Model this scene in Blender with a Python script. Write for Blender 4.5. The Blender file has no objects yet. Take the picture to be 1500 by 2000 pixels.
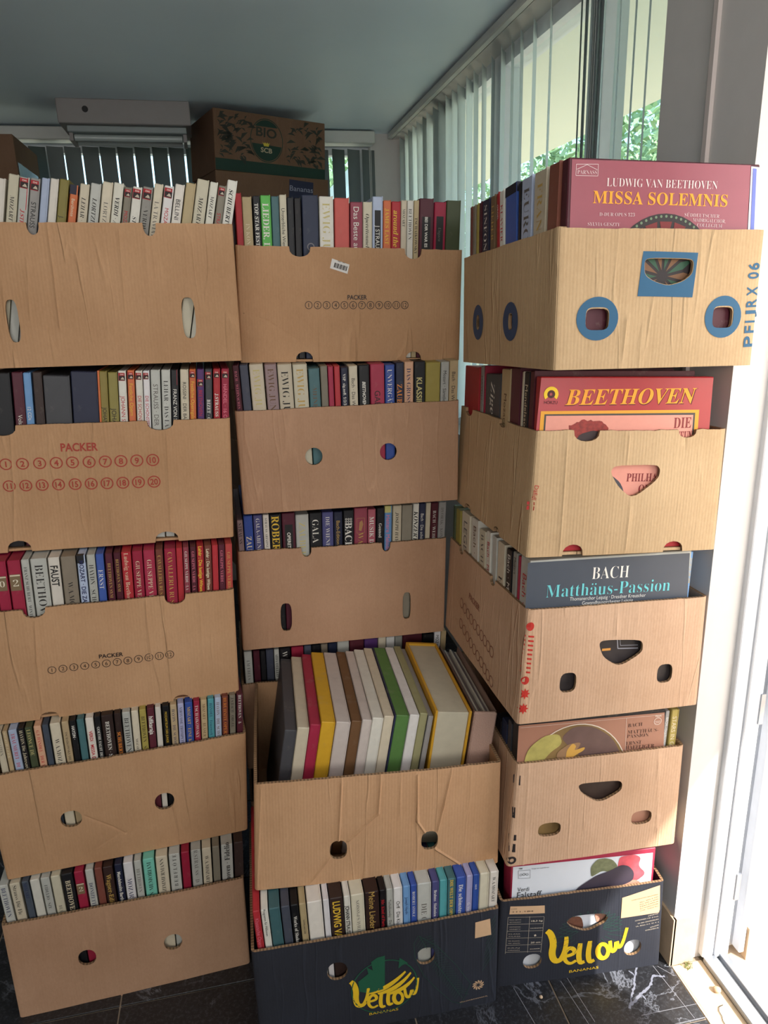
import bpy, bmesh, math, random
from mathutils import Vector, Matrix, noise
random.seed(7)
SC = bpy.context.scene
COL = SC.collection
# ------------------------------------------------------------------ camera
FPX, PITCH, ROLL, YAW, EYE = 1414.88, math.radians(16.508), math.radians(-1.675), math.radians(11.357), 1.4867
FW = Vector((math.sin(YAW)*math.cos(PITCH), math.cos(YAW)*math.cos(PITCH), -math.sin(PITCH)))
_r0 = Vector((math.cos(YAW), -math.sin(YAW), 0)); _u0 = _r0.cross(FW)
RT = _r0*math.cos(ROLL) + _u0*math.sin(ROLL)
UP = _u0*math.cos(ROLL) - _r0*math.sin(ROLL)
cam = bpy.data.cameras.new('camera'); cam.sensor_fit = 'VERTICAL'; cam.sensor_height = 36; cam.lens = 36*FPX/2000
cam.clip_start = .02
camo = bpy.data.objects.new('camera', cam); COL.objects.link(camo)
camo.matrix_world = Matrix(((RT.x, UP.x, -FW.x, 0), (RT.y, UP.y, -FW.y, 0), (RT.z, UP.z, -FW.z, EYE), (0, 0, 0, 1)))
SC.camera = camo
# ------------------------------------------------------------------ world, sun, added fill lamps
w = bpy.data.worlds.new('sky'); SC.world = w; w.use_nodes = True
nt = w.node_tree; bg = nt.nodes['Background']
sky = nt.nodes.new('ShaderNodeTexSky'); sky.sky_type = 'NISHITA'; sky.sun_disc = False
sky.sun_elevation = math.radians(42); sky.sun_rotation = math.radians(143)
nt.links.new(sky.outputs[0], bg.inputs[0]); bg.inputs[1].default_value = .58
SUN_FROM = Vector((.6, -.8, .9)).normalized()
sun = bpy.data.lights.new('sun', 'SUN'); sun.energy = 9.0; sun.angle = math.radians(.6); sun.color = (1, .96, .9)
suno = bpy.data.objects.new('sun', sun); COL.objects.link(suno)
suno.rotation_euler = SUN_FROM.to_track_quat('Z', 'Y').to_euler()
def area(name, loc, target, sx, sy, energy, color):
    l = bpy.data.lights.new(name, 'AREA'); l.shape = 'RECTANGLE'; l.size = sx; l.size_y = sy; l.energy = energy; l.color = color
    o = bpy.data.objects.new(name, l); COL.objects.link(o); o.location = loc
    o.rotation_euler = (Vector(target)-Vector(loc)).to_track_quat('-Z', 'Y').to_euler()
    return o
area('front_fill_light', (-.45, -2.1, 1.65), (.1, 2, 1.1), 2.0, .9, 36, (1, .97, .93))  # added lamp behind the camera, fills the carton fronts from an assumed window
area('doorway_fill_light', (.93, .3, 1.5), (.45, 1.4, 1.2), .7, 1.1, 8.5, (1, .97, .95))  # added lamp before the shut door leaf, boosts the light from the doorway
SC.view_settings.view_transform = 'Standard'; SC.view_settings.look = 'None'
SC.view_settings.gamma = 1; SC.view_settings.use_curve_mapping = False
SC.view_settings.exposure = 0.0
# ------------------------------------------------------------------ helpers
def ray(px, py): return FW + RT*((px-750)/FPX) - UP*((py-1000)/FPX)
EYEV = Vector((0, 0, EYE))
def on(px, py, ax, val):
    d = ray(px, py); return EYEV + d*((val-EYEV[ax])/d[ax])
def lin(c):
    return tuple((x/255/12.92 if x/255 <= .04045 else ((x/255+.055)/1.055)**2.4) for x in c)
_mats = {}
def mat(key, color, rough=.6, var=.08, bump=.0, scale=40, metal=0, spec=.4, coat=0):
    if key in _mats: return _mats[key]
    m = bpy.data.materials.new(key); m.use_nodes = True; n = m.node_tree; b = n.nodes['Principled BSDF']
    c = lin(color)
    tc = n.nodes.new('ShaderNodeTexCoord'); nz = n.nodes.new('ShaderNodeTexNoise'); nz.inputs['Scale'].default_value = scale
    nz.inputs['Detail'].default_value = 4
    n.links.new(tc.outputs['Object'], nz.inputs['Vector'])
    mx = n.nodes.new('ShaderNodeMix'); mx.data_type = 'RGBA'
    mx.inputs[6].default_value = (*[x*(1-var) for x in c], 1); mx.inputs[7].default_value = (*[min(1, x*(1+var)) for x in c], 1)
    n.links.new(nz.outputs[0], mx.inputs[0]); n.links.new(mx.outputs[2], b.inputs['Base Color'])
    b.inputs['Roughness'].default_value = rough; b.inputs['Metallic'].default_value = metal
    b.inputs['Specular IOR Level'].default_value = spec
    if coat: b.inputs['Coat Weight'].default_value = coat
    if bump:
        bp = n.nodes.new('ShaderNodeBump'); bp.inputs['Strength'].default_value = bump; bp.inputs['Distance'].default_value = .002
        n.links.new(nz.outputs[0], bp.inputs['Height']); n.links.new(bp.outputs[0], b.inputs['Normal'])
    _mats[key] = m; return m
def book_mat(rgb):
    key = 'cover_%d_%d_%d' % rgb
    if key in _mats: return _mats[key]
    m = mat(key, rgb, rough=.5, var=.1, bump=.12, scale=55)
    n = m.node_tree; b = n.nodes['Principled BSDF']
    # worn, lighter scuffs and grime
    tc = n.nodes.new('ShaderNodeTexCoord'); nz = n.nodes.new('ShaderNodeTexNoise'); nz.inputs['Scale'].default_value = 16; nz.inputs['Detail'].default_value = 8
    nz.inputs['Roughness'].default_value = .7
    n.links.new(tc.outputs['Object'], nz.inputs['Vector'])
    rp = n.nodes.new('ShaderNodeValToRGB'); rp.color_ramp.elements[0].position = .56; rp.color_ramp.elements[1].position = .75
    rp.color_ramp.elements[0].color = (0, 0, 0, 1); rp.color_ramp.elements[1].color = (.35, .35, .35, 1)
    n.links.new(nz.outputs[0], rp.inputs[0])
    mx = n.nodes.new('ShaderNodeMix'); mx.data_type = 'RGBA'
    src = b.inputs['Base Color'].links[0].from_socket
    n.links.new(rp.outputs[0], mx.inputs[0]); n.links.new(src, mx.inputs[6]); mx.inputs[7].default_value = (.36, .32, .26, 1)
    n.links.new(mx.outputs[2], b.inputs['Base Color'])
    return m
def kraft(key, color, edge=False, crease=.5):
    if key in _mats: return _mats[key]
    m = bpy.data.materials.new(key); m.use_nodes = True; n = m.node_tree; b = n.nodes['Principled BSDF']; L = n.links.new
    c = lin(color)
    tc = n.nodes.new('ShaderNodeTexCoord'); oi = n.nodes.new('ShaderNodeObjectInfo')
    off = n.nodes.new('ShaderNodeVectorMath'); off.operation = 'SCALE'; off.inputs[0].default_value = (13, 7, 5); L(oi.outputs['Random'], off.inputs['Scale'])
    add = n.nodes.new('ShaderNodeVectorMath'); add.operation = 'ADD'; L(tc.outputs['Object'], add.inputs[0]); L(off.outputs[0], add.inputs[1])
    def nz(scale, stretch, detail=5, rough=.55):
        mp = n.nodes.new('ShaderNodeMapping'); mp.inputs['Scale'].default_value = stretch; L(add.outputs[0], mp.inputs['Vector'])
        t = n.nodes.new('ShaderNodeTexNoise'); t.inputs['Scale'].default_value = scale; t.inputs['Detail'].default_value = detail; t.inputs['Roughness'].default_value = rough
        L(mp.outputs[0], t.inputs['Vector']); return t
    blot = nz(4, (1, 1, 1), 5); fib = nz(220, (1, 1, .5), 3, .8); streak = nz(20, (4, 4, .25), 3)
    mx = n.nodes.new('ShaderNodeMix'); mx.data_type = 'RGBA'
    mx.inputs[6].default_value = (c[0]*.84, c[1]*.81, c[2]*.77, 1); mx.inputs[7].default_value = (min(1, c[0]*1.1), min(1, c[1]*1.12), min(1, c[2]*1.15), 1)
    s = n.nodes.new('ShaderNodeMath'); s.operation = 'MULTIPLY_ADD'; L(fib.outputs[0], s.inputs[0]); s.inputs[1].default_value = .45; L(blot.outputs[0], s.inputs[2])
    s2 = n.nodes.new('ShaderNodeMath'); s2.operation = 'MULTIPLY_ADD'; L(streak.outputs[0], s2.inputs[0]); s2.inputs[1].default_value = .14; L(s.outputs[0], s2.inputs[2])
    mr = n.nodes.new('ShaderNodeMapRange'); mr.inputs[1].default_value = .55; mr.inputs[2].default_value = 1.05; L(s2.outputs[0], mr.inputs[0])
    L(mr.outputs[0], mx.inputs[0]); L(mx.outputs[2], b.inputs['Base Color'])
    b.inputs['Roughness'].default_value = .75; b.inputs['Specular IOR Level'].default_value = .25
    if edge:
        wv = n.nodes.new('ShaderNodeTexWave'); wv.inputs['Scale'].default_value = 45; wv.inputs['Distortion'].default_value = 2; wv.bands_direction = 'X'
        L(add.outputs[0], wv.inputs['Vector'])
        mu = n.nodes.new('ShaderNodeMix'); mu.data_type = 'RGBA'; mu.blend_type = 'MULTIPLY'; mu.inputs[0].default_value = .6
        L(mx.outputs[2], mu.inputs[6]); L(wv.outputs[0], mu.inputs[7]); L(mu.outputs[2], b.inputs['Base Color'])
    else:
        # wandering vertical creases: contour lines of a stretched noise
        cn = nz(3.2, (2.6, 2.6, .3), 3.5, .5)
        a1 = n.nodes.new('ShaderNodeMath'); a1.operation = 'MULTIPLY'; L(cn.outputs[0], a1.inputs[0]); a1.inputs[1].default_value = 5
        fr = n.nodes.new('ShaderNodeMath'); fr.operation = 'PINGPONG'; L(a1.outputs[0], fr.inputs[0]); fr.inputs[1].default_value = .5
        mp2 = n.nodes.new('ShaderNodeMapRange'); mp2.inputs[1].default_value = 0; mp2.inputs[2].default_value = .06; mp2.inputs[3].default_value = 1; mp2.inputs[4].default_value = 0
        L(fr.outputs[0], mp2.inputs[0])
        gate = nz(2.2, (1.5, 1.5, .8), 2); gr = n.nodes.new('ShaderNodeMapRange'); gr.inputs[1].default_value = .42; gr.inputs[2].default_value = .62; L(gate.outputs[0], gr.inputs[0])
        g2 = n.nodes.new('ShaderNodeMath'); g2.operation = 'MULTIPLY'; L(mp2.outputs[0], g2.inputs[0]); L(gr.outputs[0], g2.inputs[1])
        wv = n.nodes.new('ShaderNodeTexWave'); wv.inputs['Scale'].default_value = 52; wv.inputs['Distortion'].default_value = .6; wv.bands_direction = 'X'
        L(add.outputs[0], wv.inputs['Vector'])
        h = n.nodes.new('ShaderNodeMath'); h.operation = 'MULTIPLY_ADD'; L(wv.outputs[0], h.inputs[0]); h.inputs[1].default_value = .05; L(g2.outputs[0], h.inputs[2])
        h2 = n.nodes.new('ShaderNodeMath'); h2.operation = 'MULTIPLY_ADD'; L(streak.outputs[0], h2.inputs[0]); h2.inputs[1].default_value = .22; L(h.outputs[0], h2.inputs[2])
        bp = n.nodes.new('ShaderNodeBump'); bp.inputs['Strength'].default_value = min(1, crease*1.5); bp.inputs['Distance'].default_value = .004
        hl = n.nodes.new('ShaderNodeMix'); hl.data_type = 'RGBA'; hf = n.nodes.new('ShaderNodeMath'); hf.operation = 'MULTIPLY'; hf.inputs[1].default_value = .22; L(g2.outputs[0], hf.inputs[0]); L(hf.outputs[0], hl.inputs[0]); L(mx.outputs[2], hl.inputs[6]); hl.inputs[7].default_value = (min(1, c[0]*1.5), min(1, c[1]*1.55), min(1, c[2]*1.6), 1); L(hl.outputs[2], b.inputs['Base Color'])
        L(h2.outputs[0], bp.inputs['Height']); L(bp.outputs[0], b.inputs['Normal'])
    _mats[key] = m; return m
def flat(rgb, rough=.55):
    key = 'ink_%d_%d_%d' % rgb
    return mat(key, rgb, rough=rough, var=.05, scale=90)
def link(name, me, m=None, parent=None, kind=None):
    o = bpy.data.objects.new(name, me); COL.objects.link(o)
    if m is not None and me is not None:
        for x in (m if isinstance(m, (list, tuple)) else [m]): me.materials.append(x)
    if parent is not None: o.parent = parent
    if kind: o['kind'] = kind
    return o
def tag(o, label, cat, group=None):
    assert 4 <= len(label.split()) <= 16, label
    o['label'] = label; o['category'] = cat
    if group: o['group'] = group
    return o
def bm_box(bm, x0, y0, z0, x1, y1, z1, bevel=0, mi=0):
    vs = [bm.verts.new((x, y, z)) for z in (z0, z1) for y in (y0, y1) for x in (x0, x1)]
    idx = [(0, 2, 3, 1), (4, 5, 7, 6), (0, 1, 5, 4), (2, 6, 7, 3), (0, 4, 6, 2), (1, 3, 7, 5)]
    fs = [bm.faces.new([vs[i] for i in f]) for f in idx]
    for f in fs: f.material_index = mi
    if bevel:
        es = list({e for f in fs for e in f.edges})
        r = bmesh.ops.bevel(bm, geom=es, offset=bevel, segments=1, affect='EDGES', profile=.5)
        for f in r['faces']: f.material_index = mi
    return fs
def fin(bm, name='mesh', smooth=None):
    me = bpy.data.meshes.new(name)
    if smooth is not None:
        bm.normal_update()
        for f in bm.faces: f.smooth = True
        for e in bm.edges:
            e.smooth = not (len(e.link_faces) == 2 and e.calc_face_angle(0) > smooth)
    bm.to_mesh(me); bm.free(); return me
def box_obj(name, a, b, m, parent=None, kind=None, bevel=0):
    bm = bmesh.new(); bm_box(bm, *a, *b, bevel=bevel); return link(name, fin(bm), m, parent, kind)
def cyl_mesh(p0, p1, r, seg=12, r2=None):
    bm = bmesh.new(); p0 = Vector(p0); p1 = Vector(p1); d = p1-p0
    M = Matrix.Translation((p0+p1)/2) @ d.to_track_quat('Z', 'Y').to_matrix().to_4x4()
    bmesh.ops.create_cone(bm, cap_ends=True, segments=seg, radius1=r, radius2=r if r2 is None else r2, depth=d.length, matrix=M)
    return fin(bm, smooth=.7)
# ---- lettering: the built-in font; its mathematical bold / italic letters give true serif forms
STY = {'s': (0, 0, 0), 'Y': (0, .055, .12), 'b': (0, .022, 0), 'n': (0, .03, .22), 'S': (1, 0, 0), 't': (1, -.014, 0), 'i': (1, -.011, .24), 'I': (1, .0, .24)}      # serif?, weight, slant
_tc = bpy.data.curves.new('letters', 'FONT'); _tc.resolution_u = 3
_to = bpy.data.objects.new('letters', _tc)
TMP = bpy.data.scenes.new('workshop'); TMP.collection.objects.link(_to)      # scratch scene, removed at the end
def evald(o):
    with bpy.context.temp_override(scene=TMP, view_layer=TMP.view_layers[0]):
        dg = bpy.context.evaluated_depsgraph_get(); dg.update(); return bpy.data.meshes.new_from_object(o.evaluated_get(dg))
_tcache = {}
UML = {'ä': 'a', 'ö': 'o', 'ü': 'u', 'Ä': 'A', 'Ö': 'O', 'Ü': 'U', 'á': 'a'}
_gl = {}; _bar = {}
def glyph(ch, sty):
    """outline and advance of one glyph"""
    if (ch, sty) in _gl: return _gl[(ch, sty)]
    ser, off, slant = STY[sty]; c = UML.get(ch, ch) if ser else ch
    if ser and 'A' <= c <= 'Z': c = chr(0x1D400+ord(c)-65)
    elif ser and 'a' <= c <= 'z': c = chr(0x1D41A+ord(c)-97)
    elif ser and '0' <= c <= '9': c = chr(0x1D7CE+ord(c)-48)
    _tc.offset = off
    def ev(body):
        _tc.body = body; me = evald(_to); v = [(q.co.x, q.co.y) for q in me.vertices]; f = [tuple(p.vertices) for p in me.polygons]; bpy.data.meshes.remove(me); return v, f
    if sty not in _bar: _bar[sty] = max(p[0] for p in ev('|')[0])
    v, f = ev(c) if ch != ' ' else ([], [])
    adv = max(p[0] for p in ev(c+'|')[0])-_bar[sty]
    if ser and ch in UML:
        cx = (min(p[0] for p in v)+max(p[0] for p in v))/2; yt = .80 if ch.isupper() else .60
        for dx in (-.1, .1): n0 = len(v); v += [(cx+dx+.05*math.cos(t*math.pi/4), yt+.05*math.sin(t*math.pi/4)) for t in range(8)]; f.append(tuple(range(n0, n0+8)))
    v = [(x+y*slant, y) for x, y in v]
    _gl[(ch, sty)] = (v, f, adv); return _gl[(ch, sty)]
def letters(s, sty):
    k = (s, sty)
    if k in _tcache: return _tcache[k]
    x = 0; v = []; f = []
    for ch in s:
        gv, gf, adv = glyph(ch, sty); n0 = len(v); v += [(a+x, b) for a, b in gv]; f += [tuple(i+n0 for i in q) for q in gf]; x += adv
    x0 = min([p[0] for p in v] or [0]); x1 = max([p[0] for p in v] or [1]); cap = .7
    v = [((a-x0)/cap, b/cap) for a, b in v]
    _tcache[k] = (v, f, (x1-x0)/cap); return _tcache[k]
def mesh_of(vs, fs):
    me = bpy.data.meshes.new('m'); me.from_pydata(vs, [], fs); me.update(); return me
class Ink:
    """collects flat print (letters, rings, bars) in a 2-D frame (x right, z up), optionally draped on a panel"""
    def __init__(s): s.v = []; s.f = []
    def poly(s, pts):
        n = len(s.v); s.v += [tuple(p) for p in pts]; s.f.append(tuple(range(n, n+len(pts)))); return s
    def text(s, t, sty, p1, p2, cap, up=None):
        v, f, wd = letters(t, sty); p1 = Vector(p1); p2 = Vector(p2); e1 = (p2-p1)/max(wd, .01)
        e2 = Vector((-(p2-p1).y, (p2-p1).x)).normalized()*cap if up is None else Vector(up).normalized()*cap
        n = len(s.v); s.v += [tuple(p1+e1*x+e2*y) for x, y in v]; s.f += [tuple(i+n for i in q) for q in f]; return s
    def ring(s, c, ro, ri, seg=28, sx=1, a0=0, a1=2*math.pi):
        n = len(s.v)
        for i in range(seg+1):
            a = a0+(a1-a0)*i/seg
            s.v.append((c[0]+ro*sx*math.cos(a), c[1]+ro*math.sin(a))); s.v.append((c[0]+ri*sx*math.cos(a), c[1]+ri*math.sin(a)))
        for i in range(seg): s.f.append((n+2*i, n+2*i+2, n+2*i+3, n+2*i+1))
        return s
    def disc(s, c, r, seg=24, sx=1): return s.poly([(c[0]+r*sx*math.cos(2*math.pi*i/seg), c[1]+r*math.sin(2*math.pi*i/seg)) for i in range(seg)])
    def rect(s, x0, z0, x1, z1): return s.poly([(x0, z0), (x1, z0), (x1, z1), (x0, z1)])
    def stroke(s, pts, wd):
        q = [Vector(p) for p in pts]
        for _ in range(2):
            r = [q[0]]
            for u, v in zip(q, q[1:]): r += [u*.75+v*.25, u*.25+v*.75]
            q = r+[q[-1]]
        L_, R_ = [], []
        for i, p in enumerate(q):
            t = (q[min(i+1, len(q)-1)]-q[max(i-1, 0)]).normalized(); n_ = Vector((-t.y, t.x))*wd/2*(.72+.28*math.sin(math.pi*min(1, (i+1)/len(q)*1.15)))
            L_.append(p+n_); R_.append(p-n_)
        for i in range(len(q)-1): s.poly([L_[i], R_[i], R_[i+1], L_[i+1]])
        return s
    avoid = ()
    def line(s, pts, wd):
        if s.avoid:
            new = []
            for a, b in zip(pts, pts[1:]):
                a = Vector(a); b = Vector(b)
                for k in range(8):
                    p, q = a.lerp(b, k/8), a.lerp(b, (k+1)/8); m = (p+q)/2
                    if not any(((m.x-cx)/rx)**2+((m.y-cz)/rz)**2 < 1 for cx, cz, rx, rz in s.avoid): new.append((p, q))
            av, s.avoid = s.avoid, ()
            for p, q in new: s.line([p, q], wd)
            s.avoid = av; return s
        for a, b in zip(pts, pts[1:]):
            a = Vector(a); b = Vector(b); d = (b-a)
            if d.length < 1e-6: continue
            n_ = Vector((-d.y, d.x)).normalized()*wd/2; s.poly([a+n_, a-n_, b-n_, b+n_])
        return s
    def build(s, name, m, parent, y=-.0005, drape=None):
        if drape is None:
            return link(name, mesh_of([(x, y, z) for x, z in s.v], s.f), m, parent)
        bm = bmesh.new(); vs = [bm.verts.new((x, 0, z)) for x, z in s.v]
        for f in s.f:
            try: bm.faces.new([vs[i] for i in f])
            except ValueError: pass
        xs = [v[0] for v in s.v]; zs = [v[1] for v in s.v]
        for ax, lo, hi in ((0, min(xs), max(xs)), (2, min(zs), max(zs))):
            k = math.ceil(lo/.01)*.01
            while k < hi:
                co = [0, 0, 0]; no = [0, 0, 0]; co[ax] = k; no[ax] = 1
                bmesh.ops.bisect_plane(bm, geom=bm.verts[:]+bm.edges[:]+bm.faces[:], plane_co=co, plane_no=no); k += .01
        for v in bm.verts:
            p = drape(v.co.x, v.co.z); v.co = Vector((p[0], p[1]-.0009, p[2]))
        return link(name, fin(bm), m, parent)
# ------------------------------------------------------------------ cartons: pose of each (front bottom-left corner, yaw, tilts, width, height, depth, flare)
POSE = {"B11": [-0.477, 1.5046, 1.3791, 0.0234, -0.0139, -0.002, 0.499, 0.2578, 0.385, -0.0006], "B12": [-0.5305, 1.4761, 1.0253, 0.035, -0.0324, -0.0093, 0.505, 0.2517, 0.385, 0.0059],
"B13": [-0.5418, 1.4162, 0.6817, 0.0716, -0.0383, -0.0033, 0.4993, 0.2439, 0.385, -0.0002], "B14": [-0.5507, 1.3747, 0.3415, 0.092, -0.0213, -0.0075, 0.5001, 0.2483, 0.385, 0.0109],
"B15": [-0.5738, 1.349, 0.0, 0.0448, -0.0161, -0.0041, 0.4987, 0.2502, 0.385, 0.001], "B21": [0.0205, 1.6579, 1.3568, 0.0175, -0.0338, -0.0075, 0.5075, 0.2445, 0.385, -0.0005],
"B22": [-0.0023, 1.6123, 1.0222, -0.0425, -0.0036, 0.0024, 0.5038, 0.2355, 0.385, 0.0005], "B23": [-0.031, 1.6177, 0.6813, 0.0192, -0.0338, -0.0088, 0.507, 0.2491, 0.385, -0.0005],
"B26": [-0.047, 1.632, 0.341, 0.0, -0.02, 0.0, 0.522, 0.24, 0.385, 0], "B27": [-0.047, 1.632, 0.0, 0.0, 0.0, 0.0, 0.522, 0.24, 0.385, 0],
"B24": [-0.0438, 1.2215, 0.3442, -0.0447, -0.0414, -0.0106, 0.5124, 0.2474, 0.404, -0.0073], "B25": [-0.0597, 1.1622, 0.0, -0.0218, -0.0028, -0.0013, 0.511, 0.2516, 0.385, 0.0013],
"B31": [0.5427, 1.1811, 1.3576, 0.0073, -0.0235, -0.0475, 0.3909, 0.2324, 0.4999, 0.0004], "B32": [0.5033, 1.1831, 1.0172, -0.0363, -0.0445, -0.0437, 0.3848, 0.2341, 0.4956, -0.0057],
"B33": [0.4853, 1.1605, 0.6814, -0.002, -0.0384, -0.0291, 0.393, 0.2374, 0.4989, -0.0068], "B34": [0.4739, 1.1664, 0.3403, -0.0249, -0.0308, -0.0091, 0.3842, 0.2451, 0.5, -0.0082],
"B35": [0.4598, 1.1833, 0.0, -0.0813, 0.0006, -0.0001, 0.3874, 0.2351, 0.5, -0.0078]}
SCL = {'B31': .93, 'B32': .972, 'B33': .985}
for k_, s_ in SCL.items():
    q_ = POSE[k_]; q_[0] *= s_; q_[1] *= s_; q_[2] = EYE+(q_[2]-EYE)*s_; q_[6] *= s_; q_[7] *= s_; q_[8] *= s_
def frame(q):
    x, y, z, yaw, tr, tp = q[:6]
    u = Vector((math.cos(yaw), math.sin(yaw), 0)); n = Vector((-math.sin(yaw), math.cos(yaw), 0)); v = Vector((0, 0, 1))
    u2 = u*math.cos(tr)+v*math.sin(tr); v2 = v*math.cos(tr)-u*math.sin(tr)
    n2 = n*math.cos(tp)+v2*math.sin(tp); v3 = v2*math.cos(tp)-n*math.sin(tp)
    return Matrix(((u2.x, n2.x, v3.x, x), (u2.y, n2.y, v3.y, y), (u2.z, n2.z, v3.z, z), (0, 0, 0, 1)))
SIDE = Matrix(((0, 1, 0, 0), (-1, 0, 0, 0), (0, 0, 1, 0), (0, 0, 0, 1)))     # left-side frame: x' runs from far to near
MF = {k: frame(q) for k, q in POSE.items()}
MS = {k: m @ SIDE for k, m in MF.items()}
def loc(M, px, py, noff=0.0):
    I = M.inverted(); c = I @ EYEV; d = I.to_3x3() @ ray(px, py); t = (noff-c.y)/d.y
    p = c+d*t; return (p.x, p.z)
KRAFT = kraft('cardboard', (192, 150, 112)); KRAFT2 = kraft('cardboard_light', (194, 164, 126), crease=.7); KRAFT4 = kraft('cardboard_warm', (200, 164, 134)); KRAFT3 = kraft('cardboard_grey', (188, 148, 118), crease=.3)
KEDGE = kraft('cardboard_edge', (168, 134, 100), edge=True)
DARKPRINT = kraft('printed_dark_cardboard', (46, 48, 56), crease=.25)
BLACKINK = flat((50, 38, 34)); REDINK = flat((168, 58, 44)); BLUEINK = flat((34, 88, 122)); YELINK = flat((240, 196, 40)); GREENINK = flat((36, 92, 66)); BEIGEINK = flat((214, 176, 138))
def superell(c, rx, ry, p=2.6, n=20, rot=0):
    o = []
    for i in range(n):
        a = 2*math.pi*i/n; x = rx*math.copysign(abs(math.cos(a))**(2/p), math.cos(a)); y = ry*math.copysign(abs(math.sin(a))**(2/p), math.sin(a))
        o.append((c[0]+x*math.cos(rot)-y*math.sin(rot), c[1]+x*math.sin(rot)+y*math.cos(rot)))
    return o
def round_poly(pts, k=2):
    for _ in range(k):
        q = []
        for a, b in zip(pts, pts[1:]+pts[:1]): q += [(a[0]*.8+b[0]*.2, a[1]*.8+b[1]*.2), (a[0]*.2+b[0]*.8, a[1]*.2+b[1]*.8)]
        pts = q
    return pts
def panel_mesh(W, H, top, bot, holes, th, drape, cells=.012, creases=(), rough_top=.0008, seed=0):
    rnd = random.Random(seed)
    out = [(0, 0)]
    def notch(c, w_, d_, base, sgn):
        r = []
        for i in range(9):
            t = math.pi*i/8; r.append((c-w_/2*math.cos(t), base-sgn*d_*math.sin(t)**.7))
        return r
    for c, w_, d_ in sorted(bot): out += notch(c, w_, d_, 0, -1)
    out += [(W, 0), (W, H)]
    tp = []
    for c, w_, d_ in sorted(top): tp += notch(c, w_, d_, H, 1)
    out += tp[::-1]+[(0, H)]
    cu = bpy.data.curves.new('p', 'CURVE'); cu.dimensions = '2D'; cu.fill_mode = 'BOTH'; cu.extrude = th/2
    for lp in [out]+holes:
        s = cu.splines.new('POLY'); s.points.add(len(lp)-1); s.use_cyclic_u = True
        for p, q in zip(s.points, lp): p.co = (q[0], q[1], 0, 1)
    o = bpy.data.objects.new('p', cu); TMP.collection.objects.link(o); me = evald(o)
    bpy.data.objects.remove(o); bpy.data.curves.remove(cu)
    bm = bmesh.new(); bm.from_mesh(me); bpy.data.meshes.remove(me)
    for v in bm.verts: v.co = Vector((v.co.x, th/2-v.co.z, v.co.y))     # outer face at y=0, inner at y=th
    bmesh.ops.remove_doubles(bm, verts=bm.verts[:], dist=1e-5)
    bmesh.ops.recalc_face_normals(bm, faces=bm.faces[:])
    for f in bm.faces: f.material_index = 0 if abs(f.normal.y) > .9 else 1
    def cut(co, no):
        bmesh.ops.bisect_plane(bm, geom=bm.verts[:]+bm.edges[:]+bm.faces[:], plane_co=co, plane_no=no, dist=1e-5)
    us = [.003, .007, W-.007, W-.003]; k = cells
    while k < W-.008: us.append(k); k += cells
    for u in us: cut((u, 0, 0), (1, 0, 0))
    k = .018
    while k < H-.004: cut((0, 0, k), (0, 0, 1)); k += .018
    for a, b, amp in creases:
        d = Vector((b[0]-a[0], 0, b[1]-a[1])); nn = Vector((-d.z, 0, d.x)).normalized()
        for s in (-.0035, 0, .0035): cut(Vector((a[0], 0, a[1]))+nn*s, nn)
    for v in bm.verts:
        u, n_, z = v.co; extra = 0
        for a, b, amp in creases:
            A = Vector(a); B = Vector(b); d = B-A; t = max(0, min(1, (Vector((u, z))-A).dot(d)/d.length_squared)); q = A+d*t
            dist = (Vector((u, z))-q).length
            if dist < .0034: extra += amp*(1-dist/.0034)
        p = drape(u, z)
        top_j = (noise.noise(Vector((u*60, seed, 0)))*rough_top*2 if z > H-.0015 else 0)
        v.co = Vector((p[0], p[1]+n_-extra, p[2]+top_j))
    return fin(bm, smooth=.6)
def make_drape(W, H, tap, bulge, seed, r=.007):
    def dr(u, z):
        un = min(1, max(0, u/W)); zn = min(1, max(0, z/H))
        n_ = -bulge*math.sin(math.pi*un)*(.35+.65*math.sin(math.pi*zn*.8+.3))
        n_ += .0016*noise.noise(Vector((u*9, z*4, seed)))*math.sin(math.pi*un)
        e = min(u, W-u)
        if e < r: n_ += r-math.sqrt(max(0, r*r-(r-max(0, e))**2))
        return (u+tap*zn*(2*un-1), n_, z+.0022*noise.noise(Vector((u*7, seed*3, 1)))*zn)
    return dr
CART = {}
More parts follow.
